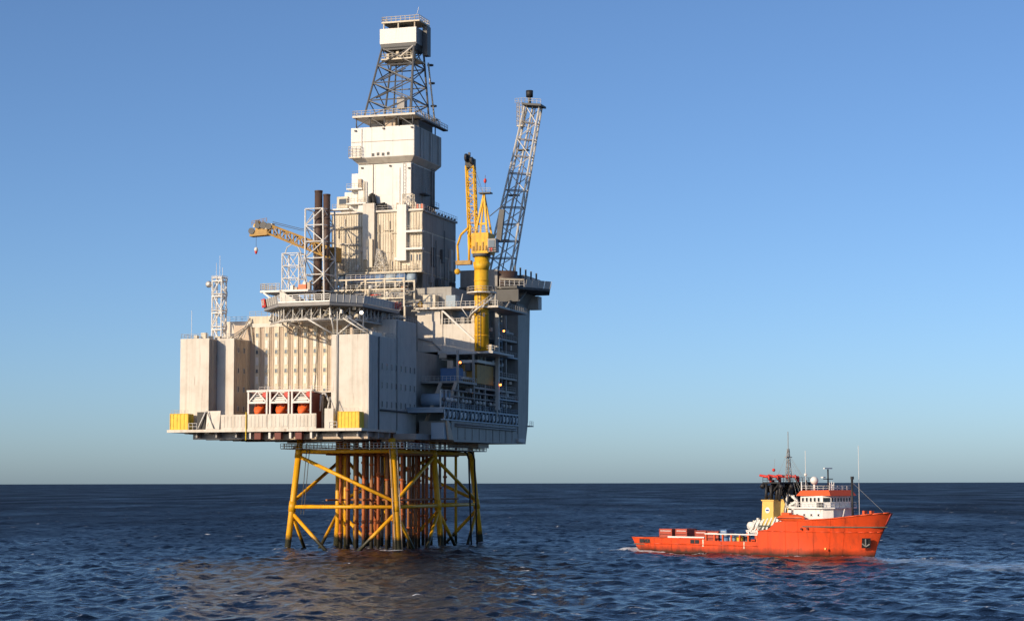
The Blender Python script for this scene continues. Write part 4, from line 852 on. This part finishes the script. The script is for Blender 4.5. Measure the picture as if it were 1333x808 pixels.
    for k in range(14): 
        u=-48.4+k*.4; z=76.6+random.random()*1.8; M().box(u,u+random.uniform(.3,.8),24+random.random(),25.2+random.random(),z,z+random.uniform(.3,.9)).to('boom_fitting',random.choice(('yellow','crane_brown','dark','cream')),t)
    rail(t,[(-47.9,24.1,78),(-43.9,24.1,78.6)],'crane_brown',1.0,1.0,.07)
    for z in (78.6,79.0): M().path([(-42.9,25.4,z-.2),(-35.4,25.4,z-2.2),(-30.4,25.4,z-2.6)],.07,5).to('luffing_rope','dark',t)
    mem(t,'hook_rope',(-47.1,25,76),(-47.1,25,72.6),.05,'dark',4)
    k=M().ball((-47.1,25,72.1),.5,10,6,(1,1,1.2)).to('hook_ball','white_clean',t,True); M().tube((-47.1,25,71.7),(-47.1,25,71.0),.42,8,.2).to('hook','red',k,True)
build_cranes()
def build_flare():
    t=T('flare_boom','grey leaning lattice flare boom rising at the right of the platform','flare boom',(-1,72,64.5))
    lattice(t,[(-4.4,71,64.5),(2.6,71,64.5),(2.6,74.2,64.5),(-4.4,74.2,64.5)],[(7.6,71.2,113.2),(11.5,71.2,112.4),(11.5,73.4,112.4),(7.6,73.4,113.2)],11,.27,.13,'galv','z',mb_='steel')
    a,b=Vector((-1,72,66)),Vector((9.6,72,113)); mem(t,'flare_pipe',a,b,.3,'galv'); mem(t,'gas_pipe',a+Vector((1,.6,0)),b+Vector((.6,.3,0)),.16,'steel')
    for f in (.25,.5,.75): p=a.lerp(b,f); M().box(p.x-1.6,p.x+1.2,71.4,73.4,p.z,p.z+.3).to('landing','dark',t)
    M().hexa([(7.2,69.6,112.9),(12.4,69.6,112.3),(12.4,74.4,112.3),(7.2,74.4,112.9)],[(7.2,69.6,113.4),(12.4,69.6,112.8),(12.4,74.4,112.8),(7.2,74.4,113.4)]).to('tip_platform','dark',t)
    rail(t,[(5.4,69.7,113.4),(8,69.7,113.4),(12.4,69.7,112.8)],'galv',1.2,1.0,.07)
    M().tube((8.6,72,113.2),(8.6,72,115.2),.42,10).to('flare_tip','dark',t,True); M().tube((8.6,72,115.2),(8.6,72,116.9),.9,10,.95).to('tip_shroud','black',t,True)
    s=M().box(5.4,7.0,71,73,107.5,107.8).to('service_basket','cream',t); rail(s,[(5.4,71,107.8),(7,71,107.8),(7,73,107.8),(5.4,73,107.8),(5.4,71,107.8)],'cream',6.0,.8,.07,mids=5)
build_flare()
# ------------------------------------------------------------------ support vessel
def build_ship():
    t=T('support_vessel','orange support vessel with white bridge lying right of the platform','ship',(32,0,0),SHIP)
    # stations: x at waterline, x at top, half breadth wl, half breadth top, top z
    st=[(1.2,0,5.4,6.4,3.1),(4,4,6.1,6.8,3.1),(9,9,6.7,7,3.1),(15,15,6.95,7,3.15),(21.3,21.3,7,7,3.2),(21.5,21.5,7,7,2.75),(28,28,7,7,2.75),(35.7,35.7,7,7,2.8),
        (35.9,35.9,7,7,5.0),(38.5,38.5,7,7,5.4),(40.5,40.5,7,7,6.9),(43,43,6.85,7,7.2),(46,46.2,6.5,7,7.3),(49,50,5.6,6.9,7.5),(52,54,4.3,6.35,7.75),(54.5,57.2,3.3,5.7,8.1),(56.8,60,2.2,4.6,8.45),(58.5,62,1.25,3.3,8.7),(59.6,63.5,.55,1.75,8.85),(60,64.2,.06,.12,8.95)]
    rows=(-3.0,-1.2,0.0,.25,.5,.75,1.0)
    def sec(s,side):
        xw,xt,hw,ht,zt=s; out=[]
        for r in rows:
            if r<=0: out.append((xw-(.6 if xw>50 else -.2)*(-r)/3, side*hw*(1+.12*r if r>-2 else .6), r))
            else:
                f=r**1.25 if xw>44 else r; g=r**1.5 if xw>44 else r
                out.append((xw+(xt-xw)*f, side*(hw+(ht-hw)*g), zt*r))
        return out
    mb=M(); k=len(rows)
    for side in (-1,1):
        b=len(mb.v)
        for s in st: mb.v+=sec(s,side)
        for i in range(len(st)-1):
            for j in range(k-1):
                q=(b+i*k+j,b+(i+1)*k+j,b+(i+1)*k+j+1,b+i*k+j+1); mb.f.append(q if side<0 else q[::-1])
    n=len(st)*k
    for j in range(k-1): mb.f.append((j,j+1,n+j+1,n+j))                 # transom
    hull=mb.to('hull','hull',t,False)
    hull.data.polygons.foreach_set('use_smooth',[True]*len(hull.data.polygons))
    try: hull.data.set_sharp_from_angle(angle=R(28))
    except Exception: pass
    M().prism([(.3,-6.2),(9,-6.8),(35.8,-6.9),(35.8,6.9),(9,6.8),(.3,6.2)],'z',1.6,1.8).to('aft_deck','deck_green',t)
    M().prism([(35.95,-6.9),(48,-6.85),(54,-6.0),(58.5,-4.2),(62,-1.8),(63.3,0),(62,1.8),(58.5,4.2),(54,6.0),(48,6.85),(35.95,6.9)],'z',6.0,6.2).to('forecastle_deck','deck_green',t)
    M().box(35.75,35.95,-6.9,6.9,1.8,6.0).to('forecastle_bulkhead','ship_white',t)
    # bulwark capping, strakes, plate seams
    def edge(off,zf,x0,x1,r,m,name):
        pts=[]
        for s in st:
            if x0<=s[1]<=x1:
                f=zf/s[4] if zf else 1.0
                g=(f**1.5 if s[0]>44 else f); h=(f**1.25 if s[0]>44 else f)
                pts.append((s[0]+(s[1]-s[0])*h,-(s[2]+(s[3]-s[2])*g)-off,(zf or s[4])))
        M().path(pts,r,6).to(name,m,t,True)
    edge(.0,0,41,65,.13,'ship_orange','bulwark_rail'); edge(.0,0,-1,21.4,.12,'ship_orange','bulwark_rail')
    edge(.04,5.05,35.9,65,.1,'hull','rubbing_strake'); edge(.04,1.9,-1,36,.13,'hull','rubbing_strake')
    for i in (9,11,12,13,14,15):
        c=[(x,y-.02,z) for x,y,z in sec(st[i],-1)[2:]]; M().path(c,.045,4).to('plate_seam','hull',t)
    for x in (5,12,18,26,31): M().path([(x,-6.55 if x<8 else -7.0,.3),(x,-6.85 if x<8 else -7.02,2.7)],.04,4).to('plate_seam','hull',t)
    # open rail along the work deck
    M().box(21.5,35.8,-7.1,-6.85,4.1,4.35).to('work_deck_rail','ship_white',t); M().box(21.5,35.8,6.85,7.1,4.1,4.35).to('work_deck_rail','ship_white',t)
    for x in np.arange(21.6,35.8,2.3):
        for y in (-7.02,6.72): M().box(x,x+.35,y,y+.3,2.7,4.1).to('rail_stanchion','ship_orange',t)
    M().box(11,21.3,-7.0,-6.5,3.2,3.55).to('cargo_rail','ship_white',t)
    for x0,x1,z0,z1 in ((2.6,3.9,2.0,2.8),(4.1,5.6,2.0,2.8),(17.5,18.6,2.1,2.9),(18.8,19.9,2.1,2.9)):
        y=-6.75 if x0<6 else -7.02; yy=y-.02; M().box(x0,x1,yy-.06,yy+.2,z0,z1).to('freeing_port','black',t)
    M().box(20.9,21.25,-7.12,-6.9,1.5,3.0).to('fender','cream',t); M().box(32.1,32.4,-7.12,-6.9,1.3,2.7).to('fender','cream',t)
    # anchor pocket
    ap=M(); ap.hexa([(59.05,-2.95,1.9),(60.35,-1.75,1.9),(60.1,-1.4,1.9),(58.8,-2.6,1.9)],[(59.7,-3.65,3.9),(61.0,-2.5,3.9),(60.7,-2.1,3.9),(59.4,-3.25,3.9)]); ap.to('anchor_pocket','black',t)
    M().path([(60.3,-3.25,3.7),(59.85,-2.6,2.3)],.14,6).to('anchor','steel',t); M().path([(59.4,-3.2,2.8),(59.85,-2.6,2.2),(60.5,-2.2,2.7)],.13,6).to('anchor','steel',t)
    for x,y,z in ((52.2,-5.5,1.7),(47.2,-6.9,5.6),(48.6,-6.7,5.7)): M().tube((x,y-.35,z),(x,y,z),.22,10).to('draught_mark','ship_yellow' if z<3 else 'dark_red',t)
    for x in (57.6,59.3): M().box(x,x+.5,-.5,.5,7.4,9.3).to('bollard','ship_orange',t)
    M().box(55.5,57.5,-1.6,1.6,6.2,8.2).to('windlass','ship_orange',t)
    # deckhouse and bridge
    dh=M().prism([(43.6,-4.9),(51.0,-4.9),(52.6,-3.4),(52.6,3.4),(51.0,4.9),(43.6,4.9)],'z',6.2,9.7).to('deckhouse','ship_white',t)
    for x in (44.6,46.4,48.2,50): window(dh,(x,-4.9,8.4),'-y',.6,.6,'ship_white')
    M().prism([(43.2,-5.6),(51.4,-5.6),(53.2,-3.7),(53.2,3.7),(51.4,5.6),(43.2,5.6)],'z',9.7,9.95).to('bridge_wing_deck','ship_white',t)
    rail(t,[(43.3,-5.5,9.95),(51.3,-5.5,9.95),(53,-3.7,9.95),(53,3.7,9.95)],'ship_white',1.0,1.0,.05)
    br=M().prism([(45.2,-4.6),(50.8,-4.6),(51.9,-3.4),(51.9,3.4),(50.8,4.6),(45.2,4.6)],'z',9.95,12.3).to('bridge','ship_white',t)
    for x in np.arange(45.9,50.6,1.0): window(br,(x,-4.6,11.5),'-y',.72,.95,'ship_white')
    for y in np.arange(-2.9,3,.98): window(br,(51.9,y,11.5),'+x',.78,.95,'ship_white')
    M().bar((50.95,-4.62,11.5),(51.85,-3.55,11.5),.1,.8).to('corner_window','glass',br)
    M().box(49.6,51,-5.0,-4.7,9.95,10.9).to('nav_locker','dark',t)
    M().hexa([(44.6,-5.3,12.3),(52.6,-4.4,12.3),(52.6,4.4,12.3),(44.6,5.3,12.3)],[(45.4,-4.7,13.35),(51.9,-3.9,13.45),(51.9,3.9,13.45),(45.4,4.7,13.35)]).to('bridge_roof','ship_orange',t)
    rail(t,[(45.4,-4.6,13.4),(51.8,-3.8,13.4),(51.8,3.8,13.4),(45.4,4.6,13.4)],'ship_white',.9,1.2,.04)
    # roof gear
    mem(t,'radome_post',(46.2,-1.2,13.4),(46.2,-1.2,14.7),.22,'ship_white'); M().ball((46.2,-1.2,15.4),.85,14,9).to('radome','ship_white',t,True)
    mem(t,'radar_mast',(48.8,0,13.4),(48.8,0,17.7),.16,'black'); M().box(48.65,48.95,-1.3,1.3,17.75,17.98).to('radar_scanner','ship_white',t); mem(t,'yard',(48.8,-1.6,15.7),(48.8,1.6,15.7),.09,'black',5); M().box(48.5,49.1,-2,-1.2,15.9,16.15).to('radar_scanner','ship_white',t)
    mem(t,'whip_antenna',(44.9,-2.4,13.4),(44.9,-2.4,21.5),.06,'ship_white',5); M().ball((44.9,-2.4,16.6),.34).to('satcom_dome','ship_white',t,True)
    mem(t,'mast',(44.6,-3.4,9.95),(44.6,-3.4,15.2),.13,'ship_white')
    for k in range(6): mem(t,'roof_antenna',(47+k*.95,2.5-k*.9,13.4),(47+k*.95,2.5-k*.9,14.6+random.random()*.9),.08,'ship_white',5)
    mem(t,'fore_mast',(54.6,.3,6.2),(54.6,.3,15.6),.24,'black'); M().box(54.4,54.9,.05,.55,15.6,16.2).to('mast_head_lamp','black',t); mem(t,'whip_antenna',(54.9,2.2,6.2),(54.9,2.2,22.5),.05,'ship_white',5)
    mem(t,'stay',(54.6,.3,15),(62.5,0,9),.03,'steel',4)
    M().path([(52.7,-1,6.3),(53.6,-1,9.6)],.12,5).to('ladder','ship_white',t)
    # funnels
    for y0,y1,x0 in ((-6.0,-3.5,36.2),(3.3,5.8,33.7)):
        f=M().hexa([(x0-.1,y0,6.2),(x0+3.0,y0,6.2),(x0+3.0,y1,6.2),(x0-.1,y1,6.2)],[(x0+.1,y0+.1,11.2),(x0+3.0,y0+.1,11.2),(x0+3.0,y1-.1,11.2),(x0+.1,y1-.1,11.2)]).to('funnel','ship_yellow',t)
        M().box(x0-.1,x0+3.2,y0-.05,y1+.05,11.2,11.45).to('funnel_cap','ship_yellow',f)
        if y0<0:
            M().tube((x0+1.5,y0-.02,9.3),(x0+1.5,y0+.2,9.3),.62,14).to('funnel_emblem','ship_white',f); M().box(x0+1.15,x0+1.85,y0-.06,y0,9.15,9.45).to('emblem_mark','blue_mark',f)
        for k in range(4): mem(t,'exhaust_pipe',(x0+.5+k*.65,(y0+y1)/2+(.5 if k%2 else -.5),11.3),(x0+.8+k*.65,(y0+y1)/2+(.6 if k%2 else -.6),14.2+random.random()*.9),.3,'black',8)
    # black monitor gantry with red fire monitors
    for x in (36.4,40):
        for y in (-4.9,-1.7,1.7,4.9): mem(t,'gantry_leg',(x,y,11.2 if abs(y)>3 else 6.2),(x+.2,y,14.9),.26,'black')
    for y in (-4.9,-1.7,1.7): 
        mem(t,'gantry_brace',(36.4,y,11.4),(40,y,14.8),.18,'black',6); mem(t,'gantry_brace',(40,y,11.4),(36.4,y+3.2,14.8),.18,'black',6)
    for k in range(60):
        x=random.uniform(35.2,41.4); y=random.uniform(-5.2,5.2); z=random.uniform(10.6,13.9)
        if random.random()<.6: mem(t,'gantry_pipe',(x,y,z),(x+random.uniform(-.8,.8),y+random.uniform(-.8,.8),z+random.uniform(.8,1.8)),random.uniform(.12,.3),'black',6)
        else: M().box(x,x+random.uniform(.4,.9),y,y+random.uniform(.4,1),z,z+random.uniform(.5,1.3)).to('gantry_equipment','black',t)
    for y in (-5.6,-2.2,2.2,5.6): M().tube((36,y,14.0),(36,y+.5,14.6),.5,10).to('floodlight_housing','black',t,True); M().tube((40.8,y,13.8),(41.2,y,14.5),.45,10).to('floodlight_housing','black',t,True)
    for k in range(6): M().box(36.4+k*.55,36.9+k*.55,-4.6+k*1.4,-3.7+k*1.4,12.2+random.random(),14.4).to('gantry_equipment','black',t)
    M().box(36,40.6,-5.4,5.4,14.8,15.1).to('gantry_platform','black',t); rail(t,[(36,-5.3,15.1),(40.6,-5.3,15.1),(40.6,5.3,15.1)],'black',.9,1.1,.06)
    for y in (-4.6,-1.7,1.5,4.4):
        m=M().tube((37.6,y,15.1),(37.6,y,15.9),.32,8).to('fire_monitor','red',t,True)
        M().tube((37.9,y,16.0),(35.4,y-1.0,16.5),.32,8,.24).to('monitor_barrel','red',m,True); M().tube((37.3,y-.6,16.0),(37.5,y-.4,16.05),.62,12).to('monitor_wheel','red',m,True)
    lattice(t,[(38.1,-.5,15.1),(39.1,-.5,15.1),(39.1,.5,15.1),(38.1,.5,15.1)],[(38.45,-.15,22),(38.75,-.15,22),(38.75,.15,22),(38.45,.15,22)],6,.07,.045,'steel','z')
    mem(t,'mast_pole',(38.6,0,21.8),(38.6,0,25.6),.08,'steel',6); M().box(38.3,38.9,-.9,.9,20.2,20.35).to('mast_yard','steel',t); M().ball((36.6,-2.4,17.6),.35).to('signal_shape','red',t,True)
    mem(t,'signal_halyard',(36.6,-2.4,15.2),(36.8,-2.2,20),.03,'steel',4)
    for k in range(14):
        y=random.uniform(-6.2,-2.6); x=random.uniform(32.4,42); M().box(x,x+random.uniform(.3,.9),y,y+random.uniform(.3,.8),5.2,5.9+random.random()*1.9).to('deck_locker',random.choice(('ship_white','ship_white','galv','ship_orange','cream')),t)
    for k in range(12):
        x=random.uniform(2,31); y=random.uniform(-5.8,5); M().path([(x,y,2.0),(x+random.uniform(1,3),y+random.uniform(-.6,.6),2.3),(x+random.uniform(3,5),y+random.uniform(-1,1),2.0)],.12,5).to('deck_hose',random.choice(('black','steel','cream')),t)
    for k in range(8): mem(t,'rigging_wire',(38.6,0,21.5-k*.4),(random.choice((34,45,43.5)),random.uniform(-5,5),random.uniform(9,13)),.025,'steel',4)
    # white davit frame by the funnel
    for p,q in (((38.6,-2,6.2),(40.0,-2,12.9)),((40.0,-2,12.9),(42.4,-2,11.2)),((42.4,-2,11.2),(41.6,-2,6.2)),((39.0,-2,8.2),(42,-2,8.2)),((39.4,-2,9.9),(42.2,-2,9.9)),((39.2,-2,8.2),(42.2,-2,9.9)),((39.6,-2,9.9),(42.3,-2,11.2))):
        M().bar(p,q,.42).to('davit_frame','ship_white',t)
    # white reels and stair on the forecastle break
    for k,(x,z) in enumerate(((32.9,6.0),(34.6,6.2),(36.4,6.5),(38.2,6.8),(40,7.0))):
        M().tube((x,-5.9,z),(x,-3.6,z),.85-.08*(k%2),12).to('hose_reel','ship_white',t,True)
    for k in range(7): M().bar((33.6+k*1.05,-6.6,5.0+k*.1),(34.6+k*1.05,-6.0,7.2+k*.14),.18,.3).to('rack_rib','ship_white',t)
    M().box(32.2,41.4,-6.4,-3.4,4.85,5.15).to('reel_platform','ship_white',t)
    for x in (32.6,35): M().box(x,x+.3,-6.2,-5.9,1.8,4.85).to('platform_post','ship_white',t)
    M().box(42.6,43.4,-5.5,-3,6.2,9.4).to('stair_housing','ship_white',t); mem(t,'crane_jib',(43.2,-3.2,9.7),(42.4,-3.2,12.4),.12,'ship_white')
build_ship()
def rescue_boat():
    t=T('rescue_boat','small orange rescue boat on the vessel side between funnel and bridge','boat',(44,-6.4,6.9),SHIP)
    secs=[(40.6,.15,.2),(41.4,.75,.55),(43,1.05,.75),(45.5,1.05,.75),(46.9,.7,.6),(47.5,.2,.35)]; mb=M(); n=10
    for x,w,h in secs:
        for i in range(n):
            a=2*math.pi*i/n; mb.v.append((x,-6.4+w*math.cos(a),7.75+h*math.sin(a)))
    for k in range(len(secs)-1):
        for i in range(n): j=(i+1)%n; mb.f.append((k*n+i,k*n+j,(k+1)*n+j,(k+1)*n+i))
    mb.f.append(tuple(range(n))); mb.f.append(tuple((len(secs)-1)*n+i for i in range(n-1,-1,-1)))
    mb.to('hull','ship_orange',t,True); M().box(42,44,-6.9,-5.9,8.3,8.85).to('canopy','ship_orange',t)
    M().path([(40.8,-7.25,7.75),(43,-7.48,7.75),(45.5,-7.48,7.75),(47.2,-7.0,7.75)],.09,6).to('fender','dark_red',t)
rescue_boat()
def cargo(x0,x1,y0,y1,z1,m,label,slats=True):
    t=T('cargo_crate',label,'crate',((x0+x1)/2,(y0+y1)/2,1.8),SHIP,'cargo on the vessel deck')
    M().box(x0+.06,x1-.06,y0+.06,y1-.06,1.8,z1).to('body',m,t)
    if slats:
        for z in np.arange(2.3,z1-.1,.75): M().box(x0,x1,y0-.02,y0+.06,z,z+.14).to('strap','dark_red' if m!='blue' else 'steel',t)
        M().box(x0+.3,x1-.3,y0-.03,y0+.05,z1-.5,z1-.38).to('strap','ship_white',t)
    for x in (x0,x1-.14): M().box(x,x+.14,y0-.04,y0+.06,1.8,z1+.03).to('corner_post','cargo_red' if m!='blue' else 'blue',t)
for a in ((5.9,9.6,-4,-.5,5.0,'cargo_red','red crate nearest the stern on the vessel deck'),(10.6,13.9,-4,-.5,5.05,'cargo_red','second red crate from the stern on the vessel deck'),
          (15.8,18.9,-3.6,-.6,4.75,'cargo_red','third red crate from the stern on the vessel deck'),(19.2,22.4,-3.6,-.6,4.7,'cargo_red','red crate just left of the blue crate on the vessel deck'),
          (22.7,24.5,-3.4,-.6,5.05,'blue','blue crate beside the red crates on the vessel deck')): cargo(*a)
def drum(x,y,m,r,h,label):
    t=T('deck_tank',label,'tank',(x,y,1.8),SHIP,'tanks behind the vessel rail')
    M().tube((x,y,1.8),(x,y,1.8+h),r,14).to('shell',m,t,True); M().tube((x,y,1.8+h*.5),(x,y,1.9+h*.5),r+.05,14).to('band','steel',t,True); M().tube((x,y,1.8+h),(x,y,1.95+h),r*.6,12).to('lid','steel',t,True)
for i,(x,m) in enumerate(((25.3,'blue'),(27.2,'light_blue'),(29.1,'yellow'),(31.0,'black'))):
    drum(x,-4.6,m,.8,1.9,['dark blue tank behind the white rail, nearest the crates','pale blue tank behind the white rail of the vessel','yellow tank behind the white rail of the vessel','black tank behind the white rail, nearest the funnel'][i])
def tugger():
    t=T('deck_winch','brown winch on the work deck near the white reels','winch',(33,0,1.8),SHIP)
    M().tube((33,-2.5,3.2),(33,2.5,3.2),1.1,16).to('drum','stack',t,True)
    for y in (-2.6,2.4): M().tube((33,y,3.2),(33,y+.2,3.2),1.5,16).to('flange','cargo_red',t)
    M().box(32,34,-3,3,1.8,2.2).to('bed','steel',t)
tugger()
